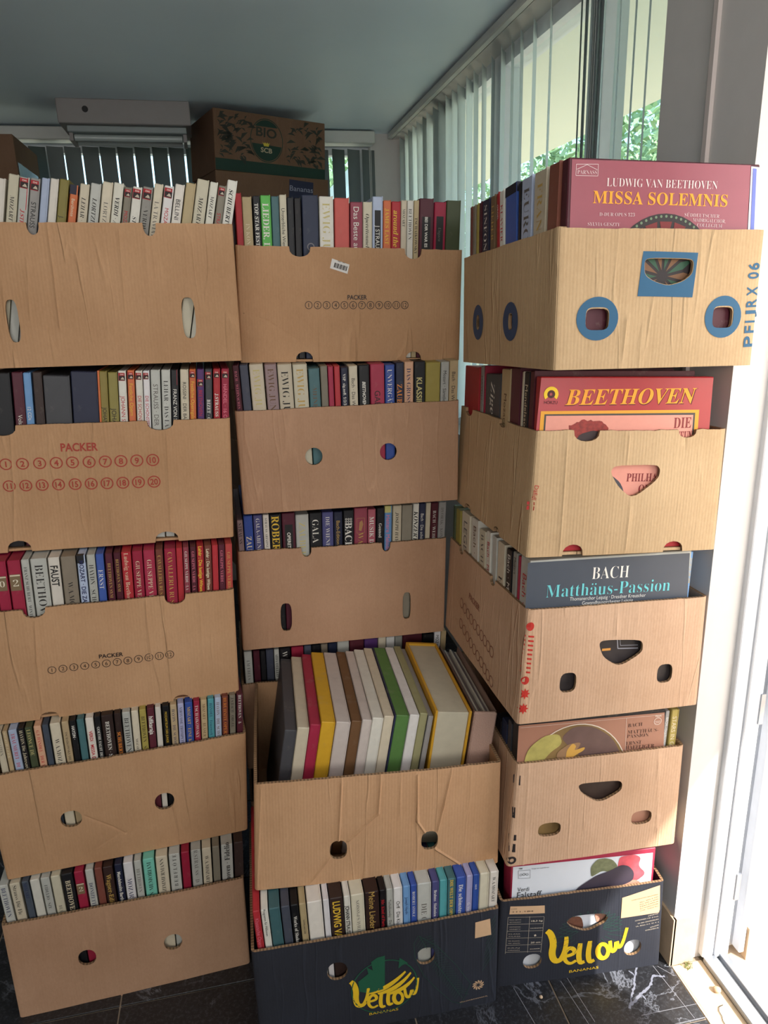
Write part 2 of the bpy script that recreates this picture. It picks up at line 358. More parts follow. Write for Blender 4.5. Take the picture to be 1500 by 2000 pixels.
def make_carton(key, label, cat='carton', m=None, holes=(), top=(), bot=(), side_holes=(), side_top=(), side_bot=(), bulge=.004, creases=(), group=None, inner=None, sync=True):
    W, H, L, tap = POSE[key][6:]; M = MF[key]; m = m or KRAFT; seed = sum(map(ord, key))
    root = bpy.data.objects.new('cardboard_carton', None); COL.objects.link(root); root.matrix_world = M; root.empty_display_size = .05
    tag(root, label, cat, group)
    dr = make_drape(W, H, tap, bulge, seed)
    def conv_holes(hs, MM):
        out = []
        for h in hs:
            if h[0] == 'o':
                c = loc(MM, h[1], h[2]); sx = abs(loc(MM, h[1]+5, h[2])[0]-c[0])/5; sz = abs(loc(MM, h[1], h[2]+5)[1]-c[1])/5
                out.append(superell(c, h[3]*sx, h[4]*sz, h[5] if len(h) > 5 else 2.2))
            else: out.append(round_poly([loc(MM, *p) for p in h[1]]))
        return out
    def conv_n(ns, MM, z):
        out = []
        for px, py, wd, dp in ns:
            c = loc(MM, px, py); sx = abs(loc(MM, px+5, py)[0]-c[0])/5; sz = abs(loc(MM, px, py+5)[1]-c[1])/5; out.append((c[0], wd*sx, dp*sz))
        return out
    cr = [(loc(M, *a), loc(M, *b), amp) for a, b, amp in creases]
    me = panel_mesh(W, H, conv_n(top, M, H), conv_n(bot, M, 0), conv_holes(holes, M), .006, dr, creases=cr, seed=seed)
    front = link('front_panel', me, [m, KEDGE], root)
    def offs(ns, MM): return [(c+L, a, b) for c, a, b in conv_n(ns, MM, 0)]
    sh = [[(x+L, z) for x, z in h] for h in conv_holes(side_holes, MS[key])]
    ds = make_drape(L, H, 0, .003, seed+1)
    def ds2(u, z): p = ds(u, z); return (p[0], p[1]-tap*min(1, z/H), p[2])
    me = panel_mesh(L, H, offs(side_top, MS[key]), offs(side_bot, MS[key]), sh, .006, ds2, cells=.03, seed=seed+1)
    left = link('side_panel', me, [m, KEDGE], root); left.matrix_local = SIDE @ Matrix.Translation((-L, 0, 0))
    # right side and back, plain
    me = panel_mesh(L, H, [], [], [], .006, ds2, cells=.1, seed=seed+2)
    right = link('side_panel', me, [m, KEDGE], root); right.matrix_local = Matrix.Translation((W, 0, 0)) @ Matrix.Rotation(math.pi/2, 4, 'Z')
    me = panel_mesh(W, H, [], [], [], .006, make_drape(W, H, tap, .002, seed+3), cells=.12, seed=seed+3)
    back = link('back_panel', me, [m, KEDGE], root); back.matrix_local = Matrix.Translation((W, L, 0)) @ Matrix.Rotation(math.pi, 4, 'Z')
    box_obj('base_panel', (.006, .006, .0005), (W-.006, L-.006, .0055), m, root)
    CART[key] = dict(root=root, front=front, left=left, M=M, MS=MS[key], drape=dr, L=L, H=H, W=W, side_drape=lambda x, z: (lambda p: p)(ds2(x+L, z)))
    return CART[key]
def Pf(key): return lambda x, y: loc(MF[key], x, y, 0)
def front_print(key, ink, name, m): return ink.build(name, m, CART[key]['front'], drape=CART[key]['drape'])
def side_print(key, ink, name, m):
    L = CART[key]['L']; ink.v = [(x+L, z) for x, z in ink.v]
    d = CART[key]['side_drape']; return ink.build(name, m, CART[key]['left'], drape=lambda u, z: d(u-L, z))

c = 'cardboard carton of record boxes'
make_carton('B11', 'plain brown carton with two slots, topmost of the left stack', holes=[('o', 26, 627, 12, 42, 3.2), ('o', 369, 621, 13, 40, 3.2)], top=[(62, 432, 25, 25), (291, 435, 26, 26)],
            creases=[((92, 440), (106, 540), .0016), ((106, 540), (117, 640), .0018), ((52, 500), (60, 640), .0012), ((232, 445), (245, 610), .0014), ((285, 470), (292, 600), .001), ((3, 530), (12, 640), .0012), ((148, 440), (160, 560), .001), ((360, 440), (366, 580), .0008)])
make_carton('B12', 'brown carton with two rows of red circled numbers, second from top, left stack', holes=[], top=[(8, 830, 52, 20), (310, 823, 52, 19)], bot=[(40, 1080, 48, 22), (327, 1060, 46, 20)],
            creases=[((322, 845), (334, 1040), .0016), ((202, 830), (211, 890), .0005), ((215, 965), (222, 1060), .001), ((24, 850), (30, 960), .0012), ((30, 960), (28, 1060), .0014), ((437, 830), (446, 1045), .001)])
make_carton('B13', 'brown carton with one row of black circled numbers, middle of left stack', top=[(66, 1190, 46, 18), (342, 1168, 42, 18)], bot=[(97, 1400, 38, 13), (355, 1367, 34, 12)],
            creases=[((68, 1212), (72, 1290), .0018), ((72, 1290), (84, 1390), .0016), ((284, 1170), (296, 1290), .0014), ((320, 1172), (330, 1330), .0012), ((388, 1160), (398, 1320), .0013), ((12, 1200), (16, 1330), .001)])
make_carton('B14', 'stained brown carton with cracked front, second from floor, left stack', holes=[('o', 142, 1597, 21, 16), ('o', 320, 1563, 19, 16)],
            creases=[((164, 1590), (220, 1612), -.0012), ((220, 1612), (245, 1625), -.0012), ((245, 1625), (285, 1600), -.001), ((235, 1625), (180, 1660), -.001), ((142, 1580), (146, 1512), .0012)])
make_carton('B15', 'dim brown carton with two round holes on the floor, left stack', m=KRAFT3, holes=[('o', 171, 1868, 18, 15), ('o', 338, 1837, 18, 15)])
make_carton('B21', 'brown carton with white barcode sticker, topmost of the middle stack', top=[(585, 483, 42, 20), (807, 486, 34, 20)], bot=[(595, 707, 34, 20), (807, 706, 30, 18)],
            creases=[((478, 612), (520, 625), -.0008), ((520, 625), (588, 668), -.0008)])
make_carton('B22', 'plain carton with two round holes showing spines, middle stack behind the numbered one', m=KRAFT3, holes=[('o', 613, 891, 17, 17, 2), ('o', 758, 882, 16.5, 16.5, 2)])
make_carton('B23', 'plain carton with two small upright slots, above the large tilted record boxes', m=KRAFT3, holes=[('o', 559, 1205, 11, 27, 3.2), ('o', 794, 1182, 8, 26, 3.2)], top=[(598, 1068, 20, 17), (754, 1060, 17, 17)])
make_carton('B26', 'carton mostly hidden behind the creased carton in the middle stack', m=KRAFT3)
make_carton('B27', 'carton on the floor hidden behind the black printed carton', m=KRAFT3)
make_carton('B24', 'creased pulled-out carton holding large tilted record boxes, middle stack', holes=[('o', 660, 1657, 17, 18, 2.6), ('o', 839, 1638, 16.5, 18, 2.6)], bulge=.006,
            creases=[((665, 1520), (660, 1640), .0029), ((743, 1518), (738, 1585), .0029), ((738, 1585), (680, 1638), .0029), ((642, 1675), (605, 1725), .0029), ((817, 1512), (815, 1600), .0029), ((815, 1600), (830, 1622), .0029),
                     ((885, 1505), (868, 1570), .0029), ((868, 1570), (855, 1620), .0029), ((850, 1655), (915, 1698), .0029), ((503, 1535), (502, 1735), .0015), ((783, 1515), (780, 1600), .0013), ((925, 1500), (920, 1560), .001)])
make_carton('B25', 'black printed banana carton with a round yellow and green logo, middle stack', m=DARKPRINT, holes=[('o', 659, 1895, 20, 17), ('o', 831, 1865, 18, 16)], bulge=.003)
make_carton('B31', 'pale carton with blue rings and blue square, topmost of the right stack', m=KRAFT2, holes=[('p', [(1257, 510), (1265, 505), (1345, 506), (1352, 512), (1349, 535), (1330, 550), (1302, 558), (1275, 550), (1257, 537)]), ('o', 1165, 624, 22, 22, 4), ('o', 1409, 621, 20, 21, 4)],
            side_holes=[('o', 936, 630, 3, 14, 3), ('o', 1000, 629, 4, 16, 3)], creases=[((1222, 620), (1212, 715), .0018), ((1255, 448), (1253, 500), .001)])
make_carton('B32', 'pale carton with triangular handhole and torn notches, second from top, right stack', m=KRAFT2, holes=[('p', [(1189, 921), (1199, 908), (1281, 906), (1289, 915), (1285, 934), (1233, 973), (1205, 950)])],
            top=[(1143, 842, 52, 22), (1346, 838, 36, 16)], bot=[(1117, 1087, 40, 22), (1313, 1075, 38, 20)], side_top=[(912, 806, 14, 14), (978, 825, 14, 14)], side_bot=[(914, 993, 12, 12), (970, 1045, 12, 14)],
            creases=[((1104, 850), (1092, 1080), .0014), ((1228, 845), (1222, 905), .0012), ((1230, 975), (1220, 1075), .0014), ((1341, 856), (1340, 885), -.0015), ((1220, 842), (1216, 900), .001)])
make_carton('B33', 'carton with red dots and bars down its corner, middle of right stack', m=KRAFT4, holes=[('p', [(1167, 1257), (1175, 1249), (1249, 1248), (1255, 1256), (1253, 1273), (1207, 1301), (1176, 1283)]), ('o', 1107, 1332, 16, 19, 3), ('o', 1298, 1314, 15, 18, 3)],
            side_top=[(896, 1090, 8, 12), (957, 1145, 10, 14)], creases=[((1148, 1192), (1144, 1230), .0012), ((1204, 1188), (1202, 1240), .0012), ((1246, 1185), (1244, 1212), .001)])
make_carton('B34', 'carton with black marks on its corner, second from floor, right stack', m=KRAFT4, holes=[('p', [(1126, 1534), (1136, 1528), (1208, 1522), (1216, 1528), (1213, 1543), (1169, 1566), (1135, 1549)]), ('o', 1071, 1619, 22, 13, 2.8), ('o', 1253, 1595, 20, 13, 2.8)],
            creases=[((1026, 1500), (1022, 1690), .001), ((1290, 1470), (1282, 1650), .001)])
make_carton('B35', 'black printed banana carton beside the door pillar, on the floor', m=DARKPRINT, holes=[('p', [(1103, 1798), (1119, 1787), (1179, 1781), (1188, 1787), (1184, 1798), (1145, 1817), (1114, 1809)]), ('o', 1038, 1876, 18, 14), ('o', 1236, 1849, 17, 15)])
# --- print on the cartons
def numbers(key, items, cap, r, m, wd):
    P = Pf(key); ink = Ink()
    for t, x, y in items:
        c0 = loc(MF[key], x, y); s = abs(loc(MF[key], x+5, y)[0]-c0[0])/5
        ink.ring(c0, r*s, (r-wd)*s)
        c = cap*s*.92; hw = letters(t, 'b' if wd > 1.3 else 's')[2]*c*(.44 if len(t) > 1 else .5)
        ink.text(t, 'b' if wd > 1.3 else 's', (c0[0]-hw, c0[1]-c/2), (c0[0]+hw, c0[1]-c/2), c)
    return ink
X12 = [15, 47, 80, 112, 143, 175, 206, 236, 266.5, 297]
it = [(str(i+1), X12[i], 906-(i*.9)) for i in range(10)] + [(str(i+11), x, 948.5-i*.95) for i, x in enumerate([21, 53, 84.5, 116, 148, 179, 209.5, 240, 270, 300])]
ink = numbers('B12', it, 13, 12.5, REDINK, 2.2); P = Pf('B12'); ink.text('PACKER', 'b', P(121, 881), P(192, 879), .0155); front_print('B12', ink, 'printed_numbers', REDINK)
X13 = [102, 123.5, 144.7, 166, 187.3, 208.3, 229.3, 250, 270.7, 291, 311.5, 331.5]
ink = numbers('B13', [(str(i+1), x, 1307-i*2.7) for i, x in enumerate(X13)], 9, 8.6, BLACKINK, 1.2); P = Pf('B13'); ink.text('PACKER', 'b', P(194, 1284), P(241, 1279), .0085); front_print('B13', ink, 'printed_numbers', BLACKINK)
X21 = [602.5, 620, 637.5, 655, 672, 689, 706, 722.7, 739.5, 756.5, 773, 789.5]
ink = numbers('B21', [(str(i+1), x, 596) for i, x in enumerate(X21)], 8.5, 7.4, BLACKINK, 1.1); P = Pf('B21'); ink.text('PACKER', 'b', P(678, 585), P(716, 585), .0095); front_print('B21', ink, 'printed_numbers', BLACKINK)
st = Ink().poly([P(644, 524), P(678, 535), P(682, 517), P(648, 505)]); stk = front_print('B21', st, 'barcode_sticker', flat((225, 222, 216))); stk['label'] = 'small white barcode sticker'
bars = Ink()
for i in range(13):
    t = i/13; x = 651+t*25; y = 522+t*8; bars.poly([P(x, y), P(x+(.9 if i % 3 else 1.6), y+.3), P(x+2.4+(.9 if i % 3 else 1.6), y-8.7), P(x+2.4, y-9)])
bars.text('080 182', 's', P(659, 511), P(673, 515), .0022)
d0 = CART['B21']['drape']; bars.build('barcode', BLACKINK, CART['B21']['front'], drape=lambda u, z: (d0(u, z)[0], d0(u, z)[1]-.0008, d0(u, z)[2]))
# B31 blue marks
P = Pf('B31'); i_ = Ink()
def ring_px(ink, key, x, y, rx, ry, hx, hy, hp=4, M=None):
    M = M or MF[key]; c = loc(M, x, y); sx = abs(loc(M, x+5, y)[0]-c[0])/5; sz = abs(loc(M, x, y+5)[1]-c[1])/5
    N = 32; o_ = superell(c, rx*sx, ry*sz, 2, N); h_ = superell(c, hx*sx, hy*sz, hp, N); n = len(ink.v); ink.v += o_+h_
    for k in range(N): ink.f.append((n+k, n+(k+1) % N, n+N+(k+1) % N, n+N+k))
ring_px(i_, 'B31', 1165, 622, 40, 43, 22.5, 22.5); front_print('B31', i_, 'blue_ring_print', BLUEINK); i_ = Ink(); ring_px(i_, 'B31', 1410, 619, 36, 41, 20.5, 21.5)
front_print('B31', i_, 'blue_ring_print', BLUEINK)
sq = [P(1254, 491), P(1361, 494), P(1349, 581), P(1242, 579)]
hp = round_poly([P(*p) for p in [(1256, 510), (1265, 504), (1346, 505), (1353, 512), (1350, 535), (1330, 551), (1302, 559), (1275, 551), (1256, 538)]])
i_ = Ink(); cx = sum(p[0] for p in hp)/len(hp); cz = sum(p[1] for p in hp)/len(hp)
# square ring around the handhole: project each hole vertex outwards to the square
def out_sq(p):
    d = Vector((p[0]-cx, p[1]-cz)).normalized(); best = None
    for a, b in zip(sq, sq[1:]+sq[:1]):
        a = Vector(a); b = Vector(b); e = b-a; den = d.x*e.y-d.y*e.x
        if abs(den) < 1e-9: continue
        t = ((a.x-cx)*e.y-(a.y-cz)*e.x)/den; s_ = ((a.x-cx)*d.y-(a.y-cz)*d.x)/den
        if t > 0 and -.001 <= s_ <= 1.001 and (best is None or t < best): best = t
    return (cx+d.x*best, cz+d.y*best)
N = len(hp); extra = []
for k in range(N):
    a, b = hp[k], hp[(k+1) % N]; oa, ob = out_sq(a), out_sq(b); pts = [a, oa]
    for s in sq:                                            # corner falling between the two rays
        ang = lambda p: math.atan2(p[1]-cz, p[0]-cx)
        lo, hi = ang(oa), ang(ob); m_ = ang(s); dd = (hi-lo+math.pi) % (2*math.pi)-math.pi; ds_ = (m_-lo+math.pi) % (2*math.pi)-math.pi
        if abs(dd) > 1e-6 and 0 < ds_/dd < 1: pts.append(s)
    pts += [ob, b]; i_.poly(pts)
front_print('B31', i_, 'blue_square_print', BLUEINK)
i_ = Ink()
for t, y0, y1 in (('P', 677, 656), ('F', 650, 636), ('I', 630, 626), ('J', 620, 606), ('R', 600, 584), ('X', 578, 560), ('0', 545, 532), ('6', 528, 514)):
    i_.text(t, 'b', P(1479-(677-y0)*-.07-8, y0), P(1479-(677-y1)*-.07-8, y1), .02)
front_print('B31', i_, 'blue_corner_lettering', BLUEINK)
i_ = Ink(); ring_px(i_, 'B31', 936, 630, 10.5, 34, 3.2, 14.5, 3, MS['B31']); side_print('B31', i_, 'blue_ring_print', flat((30, 66, 104))); i_ = Ink(); ring_px(i_, 'B31', 1000, 628, 14.5, 38, 4.2, 16.5, 3, MS['B31']); side_print('B31', i_, 'blue_ring_print', flat((30, 66, 104)))
# B32 red edge print
P = Pf('B32'); i_ = Ink(); i_.text('Däfidl', 's', P(1041, 948), P(1036, 976), .008); i_.poly([P(1029, 981), P(1041, 981), P(1041, 987), P(1029, 987)]); i_.poly([P(1029, 989), P(1041, 989), P(1040, 997), P(1028, 997)])
front_print('B32', i_, 'red_edge_print', flat((176, 44, 40)))
# B33 red marks down the corner + faint numbers on its side
P = Pf('B33'); i_ = Ink(); i_.disc(P(1030, 1224), .0085, sx=.9); i_.disc(P(1023, 1329), .0085, sx=.9)
for k in range(9):
    y = 1241+k*8.7; x0 = 1021-(y-1241)*.085
    i_.poly([P(x0, y), P(x0+17, y+1), P(x0+17, y+4.5), P(x0, y+3.5)])
for cy_ in (1355, 1384):
    c0 = P(1023-(cy_-1355)*.08, cy_); i_.poly([(c0[0]+(.0105 if q % 2 == 0 else .006)*math.cos(q*math.pi/8), c0[1]+(.012 if q % 2 == 0 else .0065)*math.sin(q*math.pi/8)) for q in range(16)])
front_print('B33', i_, 'red_dot_and_bar_print', flat((186, 44, 34)))
i_ = Ink(); M_ = MS['B33']
for r_ in range(2):
    for k in range(10):
        x = 901+k*6.6; y = (1178+k*10.5) if r_ == 0 else (1218+k*12.5)
        c0 = loc(M_, x, y); i_.ring(c0, .0125, .0105, 16)
a, b = loc(M_, 915, 1168), loc(M_, 935, 1195); i_.text('PACKER', 'b', a, b, .014)
side_print('B33', i_, 'faded_red_numbers', flat((142, 88, 68)))
# B34 / B24 black marks
_P = Pf('B34'); P = lambda x, y: _P(x+7, y); i_ = Ink()
i_.poly([P(991, 1517), P(1003, 1515), P(1003, 1534), P(991, 1533)]); i_.poly([P(990, 1578), P(995, 1577), P(995, 1598), P(990, 1598)])
i_.poly([P(986, 1632), P(999, 1630), P(999, 1641), P(986, 1643)]); i_.poly([P(986, 1648), P(998, 1648), P(998, 1664), P(986, 1664)])
c0 = P(992, 1680); i_.ring(c0, .0095, .0045, 20)
front_print('B34', i_, 'black_corner_print', flat((44, 38, 38)))
# B25 logo (dark carton)
C7 = lambda x, y: loc(MF['B25'], 480+x/2.885, 1660+y/2.885)
G = Ink(); c0 = C7(780, 762); rr = C7(965, 762)[0]-c0[0]
G.ring(c0, rr, rr*.965, 40); G.ring(c0, rr*1.0, rr*.985, 40)
G.poly([C7(*p) for p in [(782, 588), (782, 775), (690, 800), (640, 790), (632, 735), (690, 690), (680, 655), (715, 672), (705, 625), (740, 600)]])
G.poly([C7(*p) for p in [(865, 600), (912, 628), (880, 640), (858, 660)]])
front_print('B25', G, 'green_leaf_logo', GREENINK)
G = Ink(); G.avoid = [(*C7(1013, 590), .021, .021), (*C7(1335, 450), .02, .02)]
G.line([C7(*p) for p in [(968, 478), (945, 520), (950, 600), (1000, 700), (1080, 780), (1160, 850), (1215, 862), (1265, 750), (1180, 640), (1080, 540), (975, 478), (1060, 620), (1220, 830)]], .0009)
for k in range(26):
    t = k/26; x0 = 985+t*230; y0 = 495+t*315; G.line([C7(x0, y0), C7(x0+60-10*t, y0-18+30*t)], .0007); G.line([C7(x0, y0), C7(x0-25, y0+40)], .0007)
for k in range(9): G.line([C7(1330+k*4, 680-k*30), C7(1405, 560-k*24)], .0007)
front_print('B25', G, 'leaf_line_art', flat((38, 74, 60)))
yl = Ink()
def word(ink, C, data, sty='Y'):
    for ch, x0, y0, x1, y1, cap in data:
        a, b = C(x0, y0), C(x1, y1); ink.text(ch, sty, a, b, abs(C(x0, y0-cap)[1]-a[1]))
def logo(ink, C, data):
    u = abs(C(500, 700)[0]-C(510, 700)[0])/10
    for w_, pts in data:
        if w_ < 0: q = [(pts[0]+pts[2]*math.cos(t*math.pi/7), pts[1]+pts[3]*math.sin(t*math.pi/7)) for t in range(15)]; ink.stroke([C(*p) for p in q], -w_*u)
        else: ink.stroke([C(*p) for p in pts], w_*u)
logo(yl, C7, [(34, [(590, 735), (606, 745), (622, 785), (618, 840), (632, 872), (662, 866), (672, 850)]), (20, [(690, 770), (688, 800), (676, 838), (655, 868)]), (20, [(688, 850), (738, 836), (732, 812), (708, 810), (690, 835), (692, 868), (715, 884), (744, 868)]), (23, [(764, 795), (757, 850), (764, 880), (786, 872)]), (23, [(806, 782), (798, 838), (806, 868), (828, 856)]), (-24, (858, 826, 25, 32)), (21, [(893, 772), (899, 812), (914, 826), (930, 805), (934, 775), (936, 800), (950, 806), (962, 775), (968, 712)])])
for x0, y0, x1, y1, x2, y2, hgt in ((690, 798, 800, 760, 895, 672, 20), (740, 800, 850, 765, 925, 678, 20), (790, 803, 890, 768, 945, 705, 18)):
    pts = []
    for k in range(9):
        t = k/8; pts.append(((1-t)**2*x0+2*t*(1-t)*x1+t*t*x2, (1-t)**2*y0+2*t*(1-t)*y1+t*t*y2))
    pts2 = [(x+6, y+hgt*math.sin(math.pi*(.08+.84*i/8))+3) for i, (x, y) in enumerate(pts)]
    yl.poly([C7(*p) for p in pts]+[C7(*p) for p in pts2[::-1]])
yl.text('BANANAS', 's', C7(695, 925), C7(858, 897), .0066)
front_print('B25', yl, 'yellow_lettering', YELINK)
G = Ink(); c0 = C7(1308, 758)
for k in range(11):
    a = k*2*math.pi/11; G.poly([(c0[0]+r*math.cos(a+da), c0[1]+r*math.sin(a+da)) for r, da in ((.003, 0), (.009, .0), (.0125, .28), (.0135, .52), (.011, .5), (.006, .3))])
G.text('YELLOWBANANAS.PL', 's', C7(1203, 858), C7(1362, 822), .0028); G.poly([C7(*p) for p in [(1290, 408), (1373, 388), (1380, 478), (1288, 496)]])
front_print('B25', G, 'beige_print', BEIGEINK)
# B35 print
C8 = lambda x, y: loc(MF['B35'], 940+x/2.679, 1600+y/2.679)
G = Ink(); G.avoid = [(*C8(550, 530), .047, .022), (*C8(792, 667), .018, .018)]; c0 = C8(570, 560)
for k in range(16):
    a = -.3+k*(math.pi+.6)/15; R1 = .075
    p0 = (c0[0]+.03*math.cos(a), c0[1]+.02*math.sin(a)); p1 = (c0[0]+R1*math.cos(a), c0[1]+R1*.62*math.sin(a)); q = (-(p1[1]-p0[1])*.18, (p1[0]-p0[0])*.18); md = ((p0[0]+p1[0])/2, (p0[1]+p1[1])/2)
    G.line([p0, (md[0]+q[0], md[1]+q[1]), p1, (md[0]-q[0], md[1]-q[1]), p0], .0008)
for k in range(12):
    a = math.pi+.1+k*.26; p0 = (c0[0]+.045*math.cos(a), c0[1]-.01+.03*math.sin(a)); p1 = (c0[0]+.085*math.cos(a), c0[1]-.01+.06*math.sin(a)); G.line([p0, p1, (p1[0]+.004, p1[1]-.01)], .0008)
front_print('B35', G, 'leaf_line_art', flat((40, 84, 70)))
yl = Ink(); logo(yl, C8, [(36, [(336, 578), (356, 590), (374, 640), (362, 700), (380, 738), (412, 728), (420, 712)]), (24, [(440, 606), (440, 640), (428, 690), (404, 728)]), (24, [(428, 712), (486, 694), (480, 668), (452, 664), (430, 694), (432, 732), (460, 750), (492, 730)]), (28, [(514, 640), (504, 705), (512, 746), (536, 736)]), (28, [(566, 628), (554, 695), (562, 742), (588, 728)]), (-28, (634, 682, 28, 38)), (24, [(672, 628), (674, 672), (688, 688), (704, 664), (706, 626), (712, 658), (726, 664), (744, 628), (764, 560)])])
yl.text('BANANAS', 's', C8(456, 796), C8(610, 774), .0074)
front_print('B35', yl, 'yellow_lettering', YELINK)
G = Ink(); G.poly([C8(*p) for p in [(742, 405), (950, 342), (944, 470), (938, 485), (732, 510)]]); front_print('B35', G, 'beige_label_patch', BEIGEINK); G = Ink(); G.poly([C8(*p) for p in [(136, 456), (322, 446), (323, 486), (132, 497)]])
front_print('B35', G, 'beige_label_patch', BEIGEINK)
G = Ink(); T = lambda x, y: C8(x, y)
for k in range(6):
    y = 512+k*36.5; G.line([T(126-k*1.6, y), T(320-k*3, y-8-(k*.6))], .0006)
for xa, xb in ((126, 118), (242, 235), (320, 305)): G.line([T(xa, 512 if xa < 200 else 504), T(xb, 702 if xa < 200 else 692)], .0006)
for t, x, y, x1, c_ in (('18,3 kg', 250, 532, 312, .0042), ('CAVENDISH', 246, 568, 312, .0022), ('1', 270, 608, 280, .0048), ('20 cm', 250, 644, 302, .0042), ('ECUADOR', 248, 676, 300, .0022)): G.text(t, 'b', T(x, y), T(x1, y-4), c_)
for k in range(5):
    for j in range(2): G.text(('MASA NETTO', 'NETTOGEWICHT', 'ODMIANA', 'VARIETY', 'KLASA', 'CLASS', 'MIN. DLUGOSC', 'MIN. LENGTH', 'KRAJ', 'ORIGIN')[k*2+j], 's', T(134-k, 528+k*36.5+j*12), T(196-k, 525+k*36.5+j*12), .002)
for k, (t, x0) in enumerate((('IMPORTER:', 880), ('CITRONEX I SP. Z O.O.', 808), ('59-900 ZGORZELEC', 822), ('UL. BOH. II A. W. P. 4', 812), ('POLAND', 890), ('CITRONEX.PL', 862))): G.text(t, 's', T(x0, 505+k*15+(0 if x0 > 850 else 8)), T(936, 492+k*15), .0027)
front_print('B35', G, 'white_lettering', flat((200, 186, 166)))
G = Ink(); G.text('CODE', 's', T(140, 470), T(172, 468), .002); G.text('111.184', 's', T(150, 486), T(260, 478), .0035)
for k in range(6): G.text(('CORPORACION BANANERA', 'Pbx. 593 4 245', 'Fax 593 4 2690', 'MACHALA', 'ECUADOR', 'CIA. TAQ EC')[k], 's', T(792 if k == 0 else 838, 420+k*11), T(938, 390+k*12), .0022)
d5 = CART['B35']['drape']; G.build('patch_lettering', flat((70, 52, 46)), CART['B35']['front'], drape=lambda u, z: (d5(u, z)[0], d5(u, z)[1]-.0008, d5(u, z)[2]))
# ------------------------------------------------------------------ record boxes
CC = dict(cream=(212, 200, 172), ivory=(226, 220, 204), white=(228, 226, 222), grey=(150, 147, 140), pale=(190, 190, 180), tan=(196, 168, 122), olive=(150, 134, 56), orange=(222, 104, 48),
          red=(196, 34, 44), crimson=(176, 28, 62), maroon=(92, 26, 42), rust=(132, 66, 50), navy=(34, 40, 70), blue=(50, 84, 176), sky=(100, 152, 212), slate=(74, 80, 96), teal=(64, 108, 112),
          green=(92, 136, 66), lime=(92, 196, 76), black=(24, 23, 28), umber=(60, 40, 34), brown=(116, 84, 52), purple=(84, 40, 112), lilac=(168, 166, 206), mint=(112, 206, 182), charcoal=(64, 64, 70),
          yellow=(236, 178, 36), moss=(74, 84, 52), mauve=(160, 132, 132), peach=(224, 170, 132), salmon=(208, 74, 66), pink=(196, 92, 108), taupe=(142, 130, 112), gold=(176, 154, 66), aqua=(70, 160, 168), violet=(82, 82, 140), rose=(160, 60, 78), powder=(176, 190, 216), leather=(176, 142, 126), blush=(206, 190, 182), umbra=(122, 84, 50), khaki=(164, 158, 112))
TC = dict(k=('black', (34, 30, 28)), w=('white', (226, 222, 212)), r=('red', (186, 30, 40)), g=('gold', (196, 160, 84)), y=('yellow', (226, 186, 60)), d=('grey', (104, 98, 92)), c=('cream', (222, 208, 176)), b=('brown', (112, 82, 56)),
          o=('orange', (226, 136, 52)), n=('navy', (38, 44, 86)), p=('pink', (226, 120, 140)), h=('pale gold', (204, 190, 128)))
ORD = ['first', 'second', 'third', 'fourth', 'fifth', 'sixth', 'seventh', 'eighth', 'ninth', 'tenth', 'eleventh', 'twelfth', 'thirteenth', 'fourteenth', 'fifteenth', 'sixteenth', 'seventeenth', 'eighteenth', 'nineteenth', 'twentieth']
def ordn(i):
    if i < 20: return ORD[i]
    t = {20: 'twenty', 30: 'thirty', 40: 'forty'}[(i+1)//10*10]; r = (i+1) % 10
    return t+('th' if r == 0 else '-'+ORD[r-1])
def ordf(i): return 'thirtieth' if i == 29 else ('fortieth' if i == 39 else ordn(i))
for k_, v_ in list(CC.items()):
    g_ = sum(v_)/3; CC[k_] = tuple(int(g_*.16+q*.84) for q in v_)
VMAX = .3385
WORD = dict(pale='pale grey', sky='sky blue', powder='powder blue', umber='dark brown', umbra='brown', rust='rust brown', moss='moss green', blush='pale pink', lime='bright green', aqua='turquoise', slate='slate grey', peach='peach', tan='tan', leather='tan')
SAFE = {'TOP STAR FESTIVAL': 'TOP STAR FESTIVAL', 'LIEDER, DIE': 'LIEDER', 'Unsterbliche Wiener': 'Unsterbliche Wiener', 'Das Beste aus': 'Das Beste', 'Operettenmelodien': 'Operettenmelodien', 'around the': 'around the', 'BEI DIR WAR ES': 'BEI DIR WAR', 'IN KONZERT': 'IN KONZERT',
        'UNVERGÄNGLICH': 'UNVERGÄNGLICH', 'KLASSIK': 'KLASSIK', 'DAS GROSSE': 'DAS GROSSE', 'GALA': 'GALA', 'GALA-ABEND': 'GALA-ABEND', 'DIE WIENER PHIL': 'DIE WIENER', 'MUSIK D': 'MUSIK', 'OPERETTE': 'OPERETTE', 'KONZERT': 'KONZERT', 'Heitere Melodien': 'Heitere Melodien',
        'TRÄUMEREI · DI': 'TRÄUMEREI', 'VIRTUOSE TROMPETE': 'VIRTUOSE TROMPETE', 'BERÜHMTE OPERN': 'BERÜHMTE OPERN', 'hifikaraja': 'hifikaraja', 'IN MEMORIAM': 'MEMORIAM', 'Klassische Opern': 'Klassische Opern', 'Programm für Millionen': 'Programm für Millionen', 'Meine Lieder': 'Meine Lieder',
        'DIE WELT DER OPER': 'DIE WELT DER', 'Die schönsten Volks': 'Die schönsten', 'MATTHÄUS-PASSION': 'PASSION', '12 CDs': '12 CDs', 'EUROPA': 'EUROPA', 'Festliche Opern': 'Festliche Opern', 'Festliche Operngala': 'Festliche Operngala', 'DIE GOLDENE': 'DIE GO', 'CAVALLERIA RUSTICANA': 'CAVALLERIA'}
VM = dict(B11=.345, B12=.350, B13=.341, B14=.338, B15=.339, B21=.352, B22=.333, B23=.338)
def book_mesh(w_, d_, h_, seed):
    rnd = random.Random(seed)
    bm = bmesh.new(); bm_box(bm, 0, 0, 0, w_, d_, h_, bevel=min(.0016, w_*.12))
    me = fin(bm); return me
